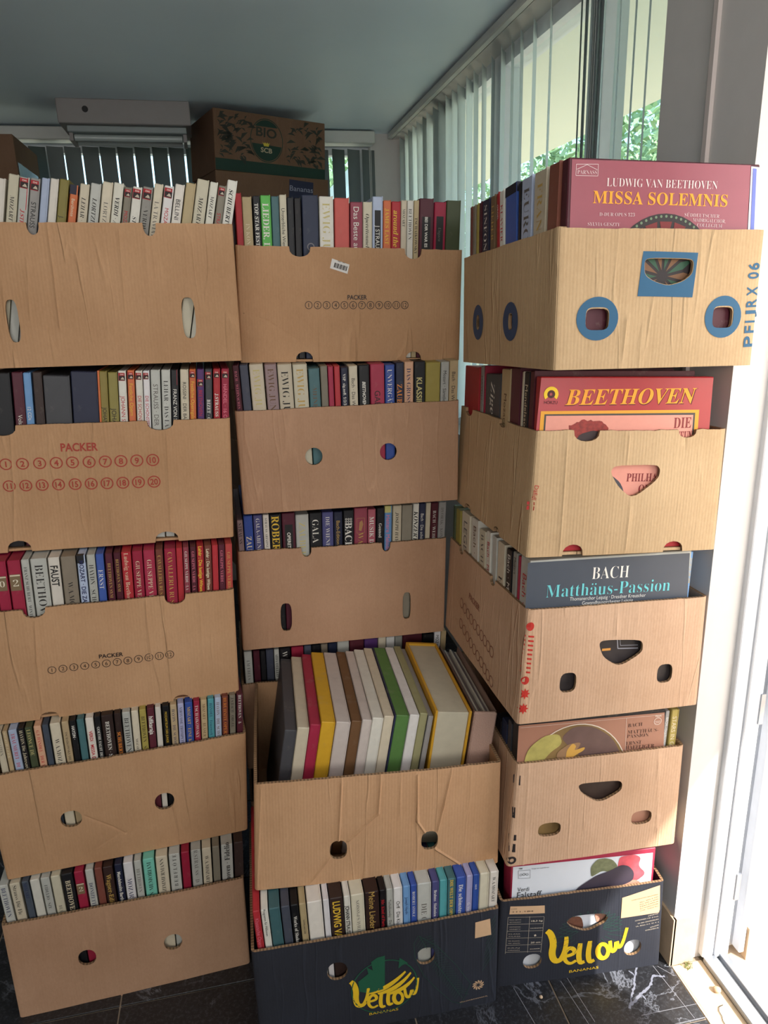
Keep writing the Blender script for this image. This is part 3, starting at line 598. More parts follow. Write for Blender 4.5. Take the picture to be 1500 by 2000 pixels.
def row(key, entries, place, group, lean=0., side=False, noff=.012, depth=.315, fit=None, vmax=VMAX):
    """entries: (px left, px right, px top y, colour, title, ink, style, px y where title starts, size, extras)"""
    M = MS[key] if side else MF[key]
    a = math.radians(lean); objs = []
    keyf = [(e[3], e[5] if e[4] else '') for e in entries]
    s_k = SCL.get(key, 1); vmax = VM.get(key, vmax)*s_k; tops = []
    W_, L_c = POSE[key][6], POSE[key][8]; lo, hi = (-L_c+.0075, -.0075) if side else (.0078, W_-.0078)
    for e in entries:
        q = loc(M, e[0], e[2], noff); q1 = loc(M, e[1], e[2], noff); hh = min(q[1], vmax); tops.append((q[0]-hh*math.tan(a), q1[0]-hh*math.tan(a)))
    t0, t1 = tops[0][0], tops[-1][1]; b0, b1 = max(t0, lo), min(t1, hi)
    for i, e in enumerate(entries):
        x0, x1, py, col, title, ink, sty, ty, size = e[:9]; ex = e[9] if len(e) > 9 else {}
        no = ex.get('noff', noff)
        p0 = loc(M, x0, py, no); p1 = loc(M, x1, py, no)
        v = min(ex.get('v', 9)*s_k, p0[1] if 'v' not in ex else 9, vmax); wd = (p1[0]-p0[0]); w_ = wd*math.cos(a)-.0007
        if 's1' in ex: w_ = ex['s1']-p0[0]
        w_ = max(w_, .004)
        if not place == '' and 's1' not in ex:
            bx_ = b0+(tops[i][0]-t0)*(b1-b0)/(t1-t0); w_ = min(w_, (tops[i][1]-tops[i][0])*(b1-b0)/(t1-t0)*math.cos(a)-.0005)
            v_ = min(ex.get('v', 9)*s_k, p0[1], vmax); aa = math.atan2(p0[0]-bx_, v_) if not (side and i == 0) else 0
            if lean or abs(aa) < .06: a_ = aa
            else: a_ = 0
        else: a_ = a
        w_ = max(w_, .0035)
        h_ = (v-.0062-max(0, w_*math.sin(a_)))/math.cos(a_)
        bl = (p0[0]-h_*math.sin(a_), v-h_*math.cos(a_))
        if side and bl[0] < lo: w_ = max(.004, bl[0]+w_-lo); bl = (lo, bl[1])
        d_ = ex.get('depth', depth)*s_k
        rgb = CC[col]
        sm = random.Random(i*7+len(key)*3+sum(map(ord, key))); j = sm.uniform(-9, 9)
        rgb = tuple(int(max(8, min(250, c_+j))) for c_ in rgb)
        o = link('record_box', book_mesh(w_, d_, h_, i), book_mat(tuple(int(q/4)*4 for q in rgb)))
        o.matrix_world = M @ Matrix.Translation((bl[0], no, bl[1])) @ Matrix.Rotation(a_, 4, 'Y')
        objs.append((o, e, w_, h_, d_))
        if w_ > .009 and 's1' not in ex:      # the hinged lid of the box, a thin board standing a hair proud
            bl_ = bmesh.new(); bm_box(bl_, w_-.0022, -.0007, .0004, w_+.0001, d_-.002, h_+.0008, bevel=.0004); link('box_lid', fin(bl_), o.data.materials[0], o)
        # neighbour-aware label
        tcn = TC[ink][0] if title else ''
        same = [k for k, q in enumerate(keyf) if q == keyf[i]]
        cn = WORD.get(col, col)
        nm = lambda k: WORD.get(entries[k][3], entries[k][3]) if 0 <= k < len(entries) else 'carton wall'
        if 'label' in ex: lab = ex['label']
        elif title in SAFE and [q[4] for q in entries].count(title) == 1: lab = f"{cn} record box titled {SAFE[title]}, {place}"
        elif len(same) == 1: lab = f"{cn} record box {'with '+tcn+' lettering' if title else 'with plain spine'}, {place}"
        else:
            nb = (cn, nm(i-1), nm(i+1)); alln = [(WORD.get(entries[k][3], entries[k][3]), nm(k-1), nm(k+1)) for k in range(len(entries))]
            if alln.count(nb) == 1 and nm(i-1) != 'carton wall' and nm(i+1) != 'carton wall': lab = f"{cn} record box between {nm(i-1)} and {nm(i+1)} ones, {place}"
            else: lab = f"{cn} record box, {ordf(i)} from left, {place}"
        tag(o, lab, 'record box', group)
        top_z = h_
        if 'emi' in ex:      # small square label at the head of the spine
            z1 = h_-ex['emi']; s_ = w_*.92; k = Ink().rect(w_*.04, z1-s_*1.15, w_*.96, z1); em = k.build('spine_emblem', flat((170, 26, 36)), o)
            k2 = Ink().rect(w_*.1, z1-s_*1.08, w_*.9, z1-s_*.42).build('emblem_picture', flat((40, 18, 20)), em, y=-.0007)
            k3 = Ink().poly([(w_*.3, z1-s_*.95), (w_*.55, z1-s_*.6), (w_*.7, z1-s_*.7), (w_*.8, z1-s_*.98)]).build('emblem_figure', flat((196, 180, 160)), em, y=-.001)
            Ink().text('EMI', 'b', (w_*.28, z1-s_*.33), (w_*.72, z1-s_*.33), s_*.2).build('emblem_lettering', flat((226, 190, 180)), em, y=-.001)
        if 'band' in ex:     # gold band with a numeral
            zt = h_-ex['band'][0]; k = Ink().rect(w_*.06, zt-w_*1.5, w_*.94, zt); bnd = k.build('gold_band', flat((128, 106, 78)), o)
            t = ex['band'][1]; Ink().text(t, 't', (w_*.28, zt-w_*1.1), (w_*.72, zt-w_*1.1), w_*.6).build('band_numeral', flat((232, 222, 200)), bnd, y=-.0008)
            Ink().rect(w_*.1, zt-w_*.18, w_*.9, zt-w_*.05).build('band_line', flat((220, 206, 180)), bnd, y=-.0008)
        if 'plate' in ex:    # black title plate
            (pz0, pz1) = ex['plate']; Ink().rect(w_*.2, h_-pz1, w_*.82, h_-pz0).build('title_plate', flat((32, 30, 30)), o, y=-.0004)
        if 'edge' in ex:     # coloured strip along right edge
            Ink().rect(w_*.8, h_-ex['edge'][1], w_, h_).build('edge_strip', flat(ex['edge'][0]), o, y=-.0003)
        if 'ringm' in ex: Ink().ring((w_*.5, h_-.105), w_*.24, w_*.17, 20).build('ring_print', flat((120, 116, 120)), o)
        if 'framep' in ex: Ink().line([(w_*.2, h_-.025), (w_*.8, h_-.025), (w_*.8, h_-.062), (w_*.2, h_-.062), (w_*.2, h_-.025)], .0008).poly([(w_*.35, h_-.055), (w_*.4, h_-.035), (w_*.6, h_-.03), (w_*.7, h_-.04), (w_*.55, h_-.057)]).build('gilt_picture', flat((176, 130, 84)), o)
        if 'orn' in ex:
            k = Ink()
            for q in range(9):
                cx_, cz_ = w_*(.25+.25*(q % 3)), h_-.022-.006*(q//3); k.ring((cx_, cz_), .0024, .0012, 10)
            k.build('ornament', flat((226, 222, 212)), o)
        if 'capcol' in ex:
            bm = bmesh.new(); bm_box(bm, -.0004, -.0004, h_-.016, w_+.0004, .01, h_+.0004); link('head_cap', fin(bm), flat(ex['capcol']), o)
        if title:
            zt = h_-.02
            if ty:
                tp = loc(M, (x0+x1)/2, ty, no); zt = h_-(v-tp[1])/math.cos(a_)
            vv, ff, wt = letters(title, sty); cap = w_*size; L_ = wt*cap*ex.get('sx', 1.)
            # keep the last letters inside the spine
            maxL = h_-.01 if ex.get('up') else zt-.006
            sxx = L_ if L_ < maxL else maxL
            k = Ink(); mid = w_/2
            if ex.get('up'): k.text(title, sty, (mid+cap/2, zt-sxx), (mid+cap/2, zt), cap)
            else: k.text(title, sty, (mid-cap/2, zt), (mid-cap/2, zt-sxx), cap)
            k.build('title', flat(TC[ink][1]), o, y=-.0009 if 'plate' in ex else -.0005)
    return objs
E = {}
G_ = 'record boxes standing spine out in the cartons'
TL, LC = {'emi': .004}, {'emi': .006}
row('B11', [(-20, 12, 343, 'ivory', '', 'k', 's', 0, 0), (17, 38, 338, 'cream', 'MOZART', 'k', 'i', 380, .42), (39, 59, 344, 'pale', 'J.STRAUSS', 'r', 'I', 407, .42, dict(emi=.002, edge=((200, 24, 48), .055))),
 (60, 80, 346, 'grey', 'STRAUSS', 'k', 's', 393, .5, TL), (82, 98, 346, 'powder', '', 'k', 's', 0, 0), (99, 116, 347, 'ivory', '', 'k', 's', 0, 0), (117, 136, 348, 'olive', 'J.', 'k', 's', 420, .45),
 (138, 154, 360, 'orange', 'Berühmte', 'c', 's', 387, .42, dict(capcol=(34, 34, 52))), (157, 176, 357, 'cream', 'LEHAR · DAS LAND', 'k', 'i', 384, .46), (178, 199, 356, 'pale', 'LORTZING', 'k', 'i', 385, .44),
 (201, 222, 353, 'cream', 'LORTZING', 'd', 't', 393, .42), (223, 243, 355, 'ivory', 'VERDI · AIDA', 'k', 'I', 384, .44), (244, 259, 364, 'taupe', 'MOZART', 'r', 's', 411, .5, TL), (260, 279, 363, 'ivory', 'STRAUSS', 'k', 'i', 421, .45, TL),
 (280, 300, 363, 'grey', '· VERDI', 'k', 't', 402, .46, TL), (302, 320, 357, 'cream', 'LA TRAVIATA', 'd', 't', 392, .5), (322, 341, 361, 'white', 'MOZART', 'r', 's', 405, .42, TL), (343, 362, 358, 'ivory', 'BELLINI', 'k', 's', 388, .48),
 (364, 384, 355, 'tan', '', 'k', 's', 0, 0), (386, 410, 348, 'cream', 'MOZART', 'k', 'i', 382, .38), (411, 427, 354, 'ivory', 'MOZART', 'k', 'i', 381, .46), (428, 443, 361, 'taupe', 'STRAUSS', 'r', 's', 415, .5, TL), (445, 465, 350, 'ivory', 'SCHUBERT', 'k', 'I', 368, .44)],
 'top carton, left stack', G_, lean=12)
row('B12', [(-20, 18, 722, 'black', '', 'k', 's', 0, 0), (21, 43, 722, 'maroon', 'Vols IV', 'w', 's', 810, .4), (44, 60, 728, 'sky', '12 CDs', 'w', 's', 795, .45), (62, 81, 723, 'umber', '', 'k', 's', 0, 0), (83, 136, 733, 'charcoal', '', 'k', 's', 0, 0),
 (137, 189, 722, 'navy', '', 'k', 's', 0, 0), (189.3, 192.6, 722, 'orange', '', 'k', 's', 0, 0), (193, 209, 725, 'olive', 'JOHANN', 'k', 's', 795, .5), (210, 229, 727, 'olive', 'JOHANN', 'k', 's', 797, .5),
 (230, 246, 724, 'ivory', 'JOHANN STRAUSS', 'r', 's', 773, .5, TL), (248, 262, 722, 'orange', 'Festliche Opern', 'y', 's', 749, .55, TL), (264, 278, 724, 'ivory', 'DIE SCHÖNSTEN', 'r', 's', 773, .5, TL), (279, 292, 724, 'white', 'DIE SCHÖNSTEN', 'r', 's', 773, .5, TL),
 (293, 312, 715, 'pale', 'STRAUSS · DER', 'd', 's', 750, .5), (314, 332, 715, 'pale', 'LEHAR · DAS LAND', 'k', 't', 743, .5), (333, 348, 717, 'black', 'FRANZ VON SUPPE', 'w', 's', 760, .5, dict(edge=((190, 40, 50), .03))), (351, 368, 716, 'cream', 'ROSSINI · DER BARBIER', 'k', 's', 746, .42),
 (369, 382, 715, 'orange', 'Festliche Operngala', 'y', 's', 745, .55, TL), (384, 398, 716, 'purple', 'BEETHOVEN', 'r', 's', 762, .5, dict(emi=.02)), (400, 414, 717, 'charcoal', 'BIZET · CARMEN', 'w', 'S', 780, .5, LC), (416, 430, 717, 'red', 'J.STRAUSS', 'w', 'S', 768, .48, TL), (432, 447, 715, 'crimson', 'HÄNDEL · 16 OR', 'p', 's', 750, .5, TL)],
 'second carton, left stack', G_, lean=2.5)
row('B13', [(-15, 9, 1085, 'crimson', '', 'k', 's', 0, 0, dict(band=(.03, '0'))), (10.5, 37, 1081, 'crimson', '', 'k', 's', 0, 0, dict(band=(.028, '2'))), (38, 54, 1079, 'pale', 'FRANZ SCHUBERT · WINTERREISE', 'k', 't', 1108, .42), (56, 89, 1076, 'pale', 'BEETHOVEN', 'k', 't', 1103, .52),
 (91, 114, 1077, 'ivory', 'FAUST', 'k', 'b', 1105, .66, dict(sx=.8)), (116, 146, 1075, 'taupe', 'W.A.MOZART', 'k', 't', 1137, .36), (148, 165, 1073, 'powder', 'MOZART · DIE ZAUBERFLÖTE', 'n', 'b', 1095, .52, dict(capcol=(30, 30, 34))), (167, 184, 1072, 'pale', 'HAYDN · SCHÖPFUNG', 'k', 't', 1103, .56),
 (185, 201, 1073, 'blue', 'ERNST', 'w', 't', 1113, .62), (203, 218, 1070, 'maroon', 'BEETHOVEN SYM', 'g', 't', 1100, .45), (220, 234, 1071, 'maroon', 'BEETHOVEN SYM', 'g', 't', 1092, .45), (235, 255, 1068, 'red', 'Ludwig van Beethoven', 'c', 't', 1080, .45), (256, 277, 1065, 'crimson', 'GIUSEPPE VERDI', 'c', 't', 1096, .42),
 (278, 301, 1064, 'crimson', 'GIUSEPPE VERDI', 'c', 't', 1093, .42), (302, 317, 1061, 'rust', 'CAVALLERIA RUSTICANA', 'g', 't', 1085, .5), (319, 342, 1058, 'crimson', 'CAVALLERIA RUSTICANA', 'g', 't', 1078, .42), (342.5, 355, 1057, 'red', '', 'k', 's', 0, 0), (356, 368, 1058, 'rose', 'GIUSEPPE VERDI · LA', 'w', 't', 1077, .5),
 (370, 382, 1058, 'maroon', 'GIUSEPPE VERDI · LA', 'p', 't', 1077, .5), (383, 397, 1056, 'red', 'Lehár : Die lustige Witwe', 'y', 'b', 1067, .5), (398, 412, 1056, 'rust', 'Lehár : Die lustige Witwe', 'c', 'b', 1072, .45), (413, 425, 1055, 'red', '', 'k', 's', 0, 0), (426, 438, 1054, 'maroon', 'GIUSEPPE VERDI · ', 'p', 't', 1075, .5), (439, 453, 1053, 'salmon', 'GIUSEPPE VERDI', 'g', 't', 1078, .5)],
 'third carton, left stack', G_)
row('B14', [(-14, 1, 1422, 'cream', 'HUSSITEN', 'd', 't', 1440, .5), (2, 12, 1420, 'tan', 'MOZART DE ZAUBER', 'c', 't', 1430, .5), (13, 31, 1415, 'powder', 'TRÄUMEREI · DI', 'r', 't', 1433, .46), (32, 45, 1413, 'black', 'HAYDN Die Jahreszeiten', 'c', 't', 1427, .6), (46, 62, 1415, 'moss', 'LEONCE DE', 'h', 't', 1425, .55),
 (63, 79, 1409, 'peach', 'G.F.HÄNDEL · DER M', 'r', 't', 1427, .45), (80, 93, 1408, 'slate', '', 'k', 's', 0, 0), (95, 117, 1406, 'cream', 'W.A.MOZART', 'k', 't', 1444, .45), (118, 133, 1403, 'tan', 'TSCHAIKOWSKY DIE MEISTER', 'k', 't', 1430, .36), (134, 147, 1401, 'black', 'HAYDN · ', 'w', 'b', 1418, .5),
 (148, 163, 1399, 'teal', '', 'k', 's', 0, 0), (165, 182, 1397, 'ivory', 'VERDI · MESSA DA REQUIEM', 'r', 'b', 1428, .42), (183, 195, 1393, 'black', 'GOETHE FAUST DER', 'w', 'S', 1420, .5), (196, 221, 1395, 'umber', 'BEETHOVEN · SIN', 'w', 'S', 1409, .34), (222, 236, 1393, 'umber', 'SCHUBERT', 'o', 'S', 1430, .55),
 (237, 254, 1386, 'pale', 'BEETHOVEN', 'k', 't', 1402, .6), (255, 270, 1384, 'cream', 'MOZART', 'k', 't', 1443, .36), (271, 285, 1382, 'gold', 'BEETHOVEN · S', 'k', 't', 1399, .55), (286, 301, 1380, 'maroon', 'hifikaraja', 'w', 'b', 1399, .62), (302, 314, 1377, 'ivory', '', 'k', 's', 0, 0), (316, 330, 1375, 'black', 'MOZARTEUM DER JUNGE', 'y', 's', 1390, .35),
 (331, 345, 1371, 'tan', 'HAYDN · DIE SCHÖP', 'n', 't', 1385, .46), (346, 359, 1370, 'lilac', 'VIRTUOSE TROMPETE', 'k', 't', 1381, .46), (360, 376, 1365, 'blue', 'MOZART · EINE KLEINE', 'y', 't', 1380, .45), (377, 390, 1365, 'crimson', 'TSCHAIKOWSKY · ', 'w', 't', 1377, .55), (391, 404, 1362, 'tan', 'MOZART · BLÄSER', 'b', 't', 1374, .5),
 (405, 418, 1362, 'aqua', 'HÄNDEL · Feuerwerk', 'n', 't', 1373, .46), (419, 432, 1360, 'powder', 'HAYDN · DIE SCHÖP', 'b', 't', 1371, .5), (433, 446, 1357, 'rust', 'BERÜHMTE OPERN', 'o', 't', 1362, .55), (448, 460, 1355, 'taupe', 'J.S.BACH · ORGEL', 'k', 't', 1362, .5), (462, 475, 1354, 'maroon', 'BEETHOVEN · & ', 'w', 't', 1357, .5)],
 'fourth carton, left stack', G_, lean=-1.5)
row('B15', [(-6, 14, 1722, 'pale', 'BEETHOVEN', 'n', 't', 1735, .5), (16, 38, 1720, 'cream', 'Strauss Die Fle', 'k', 't', 1730, .42), (40, 55, 1716, 'slate', 'MOZART', 'n', 't', 1725, .5), (56, 76, 1712, 'ivory', '', 'k', 's', 0, 0), (77, 96, 1709, 'pale', 'FIDELIO · SZE', 'k', 't', 1729, .38), (97, 117, 1706, 'cream', 'BEAT', 'd', 't', 1770, .36),
 (118, 142, 1703, 'black', 'BEETHOVEN · C', 'c', 'S', 1720, .45), (143, 163, 1701, 'crimson', '', 'k', 's', 0, 0, dict(band=(.03, '2'))), (165, 182, 1697, 'pale', 'DONIZETTI', 'n', 't', 1725, .5), (183, 199, 1693, 'rust', '', 'k', 's', 0, 0), (200, 221, 1695, 'umber', 'Wagner-Edition', 'g', 'S', 1708, .5), (222, 238, 1685, 'navy', 'Mendelssohn Bartholdy', 'w', 'b', 1703, .46),
 (239, 259, 1680, 'white', 'MOZART', 'n', 't', 1716, .52), (260, 275, 1675, 'pale', 'BEETHOVEN', 'd', 't', 1697, .5), (277, 301, 1670, 'mint', 'IN MEMORIAM', 'k', 't', 1684, .38, dict(up=1)), (302, 327, 1665, 'cream', 'ZIMMERMANN', 'k', 't', 1677, .34, dict(up=1)), (328, 351, 1660, 'pale', 'Z A U B E R F L Ö T E', 'k', 't', 1669, .36, dict(up=1)), (352, 369, 1654, 'crimson', '', 'k', 's', 0, 0),
 (371, 392, 1650, 'pale', 'R.STRAUSS · D', 'd', 't', 1660, .42), (393, 412, 1648, 'cream', 'W.A.MOZART', 'k', 't', 1671, .42), (413, 428, 1642, 'taupe', '', 'k', 's', 0, 0), (430, 454, 1636, 'pale', 'Beethoven · Fidelio', 'k', 'S', 1645, .46, dict(up=1)), (456, 475, 1638, 'umber', '', 'k', 's', 0, 0)],
 'bottom carton, left stack', G_, lean=-2)
row('B21', [(458, 471, 377, 'red', '', 'k', 's', 0, 0), (472, 491, 384, 'tan', 'IN KONZERT', 'c', 't', 437, .42), (493, 507, 382, 'black', 'TOP STAR FESTIVAL', 'w', 'S', 397, .55), (508, 528, 381, 'lime', 'LIEDER, DIE', 'w', 'S', 397, .62), (529, 544, 383, 'teal', '', 'k', 's', 0, 0), (545, 559, 380, 'cream', 'Unsterbliche Wiener', 'k', 's', 407, .5),
 (560, 573, 385, 'black', '', 'k', 's', 0, 0), (574, 587, 386, 'black', '', 'k', 's', 0, 0), (589, 621, 380, 'navy', '', 'k', 's', 0, 0, dict(ringm=1)), (623, 651, 383, 'ivory', 'EWIG JUNG', 'h', 't', 396, .55), (653, 682, 386, 'salmon', '', 'k', 's', 0, 0), (684, 708, 394, 'rose', 'Das Beste aus', 'w', 's', 404, .46), (709, 727, 394, 'cream', 'Operettenmelodien', 'k', 'i', 418, .42),
 (728, 748, 383, 'powder', 'J STRAUSS', 'w', 's', 440, .42, dict(plate=(.028, .2))), (749, 764, 391, 'orange', 'JAMES LAST', 'y', 'S', 407, .52), (765, 783, 393, 'red', 'around the', 'y', 'I', 411, .56), (784, 795, 391, 'cream', 'MOZART', 'k', 't', 408, .5), (796, 808, 391, 'ivory', 'BEETHOVEN', 'k', 't', 408, .55), (809, 819, 391, 'tan', 'TSCHAIKOWSKY', 'k', 't', 425, .6),
 (820, 848, 387, 'maroon', 'BEI DIR WAR ES', 'w', 'b', 424, .2, dict(plate=(.038, .2))), (849, 872, 394, 'crimson', 'Ungarn', 'd', 'I', 445, .24, dict(plate=(.03, .2))), (873, 901, 391, 'moss', '', 'k', 's', 0, 0)],
 'top carton, middle stack', G_)
row('B22', [(453, 466, 712, 'maroon', 'BACH · WEIHNACHTS', 'p', 't', 725, .42), (467, 484, 712, 'slate', '', 'k', 's', 0, 0), (486, 514, 712, 'cream', 'EWIG JUNG', 'h', 't', 721, .5), (516, 540, 712, 'mauve', 'EWIG JUNG', 'b', 't', 720, .52), (541, 570, 712, 'cream', 'EWIG JUNG', 'k', 't', 725, .5), (571, 600, 712, 'cream', 'EWIG JUNG', 'g', 't', 720, .5), (602, 624, 720, 'teal', 'MEINE', 'b', 't', 757, .4),
 (625, 639, 715, 'taupe', '', 'k', 's', 0, 0), (640, 650.5, 716, 'crimson', '', 'k', 's', 0, 0), (652, 663.5, 715, 'red', '', 'k', 's', 0, 0), (665, 679, 718, 'navy', 'VSP  sig.no8. 1/2/3', 'w', 'S', 730, .4), (681, 698, 715, 'cream', 'Bach · Das Wohlt', 'k', 's', 739, .42), (700, 721, 713, 'black', 'BEETHOVEN', 'w', 'n', 745, .3), (723, 751, 711, 'crimson', 'GALA', 'k', 's', 763, .42),
 (752, 771, 713, 'blue', 'UNVERGÄNGLICH', 'w', 't', 721, .5), (773, 789, 708, 'navy', 'ZAUBER', 'o', 'S', 750, .65), (790, 808, 707, 'peach', 'DAS GROSSE', 'n', 't', 719, .5), (809, 831, 706, 'black', 'KLASSIK', 'h', 'b', 737, .5), (832, 861, 708, 'gold', '', 'k', 's', 0, 0), (862, 878, 707, 'pale', 'Mozart · Sämtliche', 'k', 's', 724, .42), (879, 896, 704, 'tan', 'Bach · Das Wohlt', 'k', 's', 726, .42)],
 'second carton, middle stack', G_)
row('B23', [(462, 473.5, 1007, 'mauve', 'STRAUSS', 'k', 't', 1022, .65, dict(v=.322)), (475, 493, 1008, 'blue', 'ZAUBER', 'c', 'S', 1048, .6), (494, 512, 1007, 'violet', 'GALA-ABEND', 'w', 't', 1013, .45), (513, 525, 1006, 'ivory', 'STRAUSS ARIADNE', 'k', 't', 1012, .42), (526, 549, 1005, 'black', 'ROBERT STOLZ', 'y', 'S', 1008, .66), (550, 576, 1003, 'maroon', 'OPERETTE', 'w', 'b', 1040, .26, dict(plate=(.028, .2))),
 (577, 603, 1006, 'pale', 'ZAUBER', 'h', 't', 1020, .5), (604, 628, 1002, 'black', 'GALA', 'w', 't', 1015, .55), (629, 651, 1001, 'violet', 'DIE WIENER PHIL', 'w', 't', 1009, .38), (652, 669, 1000, 'navy', 'Bach-Edition', 'g', 's', 1017, .42), (671, 691, 997, 'black', 'BACH', 'w', 'S', 1021, .7, dict(orn=1)), (692, 718, 993, 'rose', 'WA', 'g', 't', 1040, .42, dict(framep=1)), (719, 734, 995, 'pink', 'MUSIK D', 'w', 'S', 1009, .6),
 (736, 751, 992, 'black', 'Gounod', 'w', 'S', 1022, .42), (752, 766, 989, 'sky', 'Heitere Melodien', 'p', 's', 1006, .6, dict(capcol=(196, 190, 120))), (768, 785, 988, 'cream', 'JOSEPH HAYDN · S', 'k', 'i', 1000, .4), (786, 806, 987, 'taupe', '', 'k', 's', 0, 0), (808, 819, 983, 'ivory', 'KONZERT', 'k', 'I', 998, .8), (820, 832, 982, 'navy', 'Bach · Die schö', 'w', 's', 1003, .5), (833, 842, 982, 'cream', '', 'k', 's', 0, 0), (843, 857, 982, 'maroon', 'BACH · WEIHNACHT', 'w', 't', 997, .46), (858, 872, 981, 'grey', 'DVORAK · KONZERT', 'd', 't', 991, .42)],
 'third carton, middle stack', G_)
row('B26', [(476, 492, 1274, 'pale', 'LM EBELS', 'd', 't', 1290, .4), (494, 507, 1272, 'maroon', '', 'k', 's', 0, 0), (508, 518, 1272, 'black', '', 'k', 's', 0, 0), (519, 534, 1270, 'slate', '', 'k', 's', 0, 0), (535, 545, 1269, 'pale', 'AIDA OTELLO', 'k', 't', 1277, .55), (546, 567, 1267, 'black', 'W', 'w', 't', 1272, .5), (569, 593, 1265, 'crimson', '', 'k', 's', 0, 0), (594, 608, 1262, 'slate', '', 'k', 's', 0, 0), (609, 626, 1261, 'black', '', 'k', 's', 0, 0),
 (627, 640, 1259, 'taupe', '', 'k', 's', 0, 0), (641, 658, 1257, 'navy', '', 'k', 's', 0, 0), (659, 682, 1254, 'pale', '', 'k', 's', 0, 0), (683, 711, 1250, 'maroon', '', 'k', 's', 0, 0), (712, 738, 1249, 'purple', '', 'k', 's', 0, 0), (739, 754, 1246, 'cream', '', 'k', 's', 0, 0), (755, 771, 1245, 'white', '', 'k', 's', 0, 0), (772, 786, 1243, 'grey', '', 'k', 's', 0, 0), (787, 825, 1240, 'maroon', '', 'k', 's', 0, 0), (826, 848, 1239, 'black', '', 'k', 's', 0, 0), (849, 861, 1234, 'white', 'MOZART', 'k', 's', 1240, .5), (862, 872, 1233, 'tan', '', 'k', 's', 0, 0)],
 'behind the large tilted boxes', G_)
row('B27', [(505+i*46, 545+i*46, 1560, ('slate', 'cream', 'maroon', 'black', 'tan', 'grey', 'navy')[i], '', 'k', 's', 0, 0, dict(v=.336)) for i in range(7)], 'hidden floor carton, middle stack', G_, depth=.3)
bigs = row('B24', [(556, 580, 1426, 'charcoal', '', 'k', 's', 0, 0), (581, 605, 1421, 'cream', '', 'k', 's', 0, 0), (606, 627, 1415, 'crimson', '', 'k', 's', 0, 0), (628, 656, 1410, 'yellow', '', 'k', 's', 0, 0), (657, 686, 1410, 'blush', '', 'k', 's', 0, 0, dict(col2=1)), (687, 707, 1408, 'umbra', '', 'k', 's', 0, 0), (708, 727, 1406, 'blush', '', 'k', 's', 0, 0),
 (728, 750, 1402, 'ivory', '', 'k', 's', 0, 0), (751, 770, 1397, 'cream', '', 'k', 's', 0, 0), (771, 773.2, 1397, 'navy', '', 'k', 's', 0, 0), (774, 800, 1397, 'green', '', 'k', 's', 0, 0), (801, 820, 1396, 'white', '', 'k', 's', 0, 0), (821, 836, 1393, 'khaki', '', 'k', 's', 0, 0), (837, 847, 1399, 'grey', '', 'k', 's', 0, 0)],
 'tilted in the creased carton', 'large record boxes tilted in the creased carton', lean=8, noff=.068, vmax=.333)
# gold slip case with cream body, and the leather album with loose sleeves
def slip(x0, x1, py, no, kind):
    M = MF['B24']; p0 = loc(M, x0, py, no); p1 = loc(M, x1, py, no); a = math.radians(6 if kind == 'gold' else 6); v = min(p0[1], .335); wd = (p1[0]-p0[0])*math.cos(a)
    h_ = (v-.0062-wd*math.sin(a))/math.cos(a); r = bpy.data.objects.new('record_case' if kind == 'gold' else 'record_album', None); COL.objects.link(r)
    r.matrix_world = M @ Matrix.Translation((p0[0]-h_*math.sin(a), no, v-h_*math.cos(a))) @ Matrix.Rotation(a, 4, 'Y'); r.empty_display_size = .05
    if kind == 'gold':
        g = book_mat((208, 156, 44)); cr = book_mat((196, 188, 166)); t = .0055
        box_obj('cover_board', (0, -.004, 0), (t, .322, h_+.003), g, r, bevel=.0012); box_obj('cover_board', (wd-t, -.004, 0), (wd, .322, h_+.003), g, r, bevel=.0012)
        box_obj('spine_board', (t, .314, 0), (wd-t, .322, h_+.003), g, r); box_obj('record_block', (t, 0, .001), (wd-t, .314, h_-.002), cr, r, bevel=.001)
        tag(r, 'thick cream record case between mustard yellow cover boards, in the creased carton', 'record box', 'large record boxes tilted in the creased carton')
    else:
        le = mat('album_leather', (190, 156, 140), rough=.6, var=.12, bump=.9, scale=420); pg = book_mat((204, 196, 180))
        box_obj('spine', (0, -.002, 0), (wd, .008, h_), le, r, bevel=.003)
        box_obj('cover_board', (0, .008, 0), (.003, .315, h_), book_mat((110, 84, 70)), r); box_obj('cover_board', (wd-.003, .008, 0), (wd, .315, h_), book_mat((150, 122, 108)), r)
        n = 6; g = (wd-.01)/n
        for k in range(n): box_obj('record_sleeve', (.005+k*g, .012, .004), (.005+k*g+g*.62, .308, h_-.006-.003*(k % 3)), pg if k % 2 else book_mat((120, 108, 108)), r)
        tag(r, 'leather-grained album of record sleeves at the right end of the creased carton', 'record album', 'large record boxes tilted in the creased carton')
    return r
slip(850, 922, 1389, .068, 'gold'); slip(927, 972, 1391, .068, 'album')
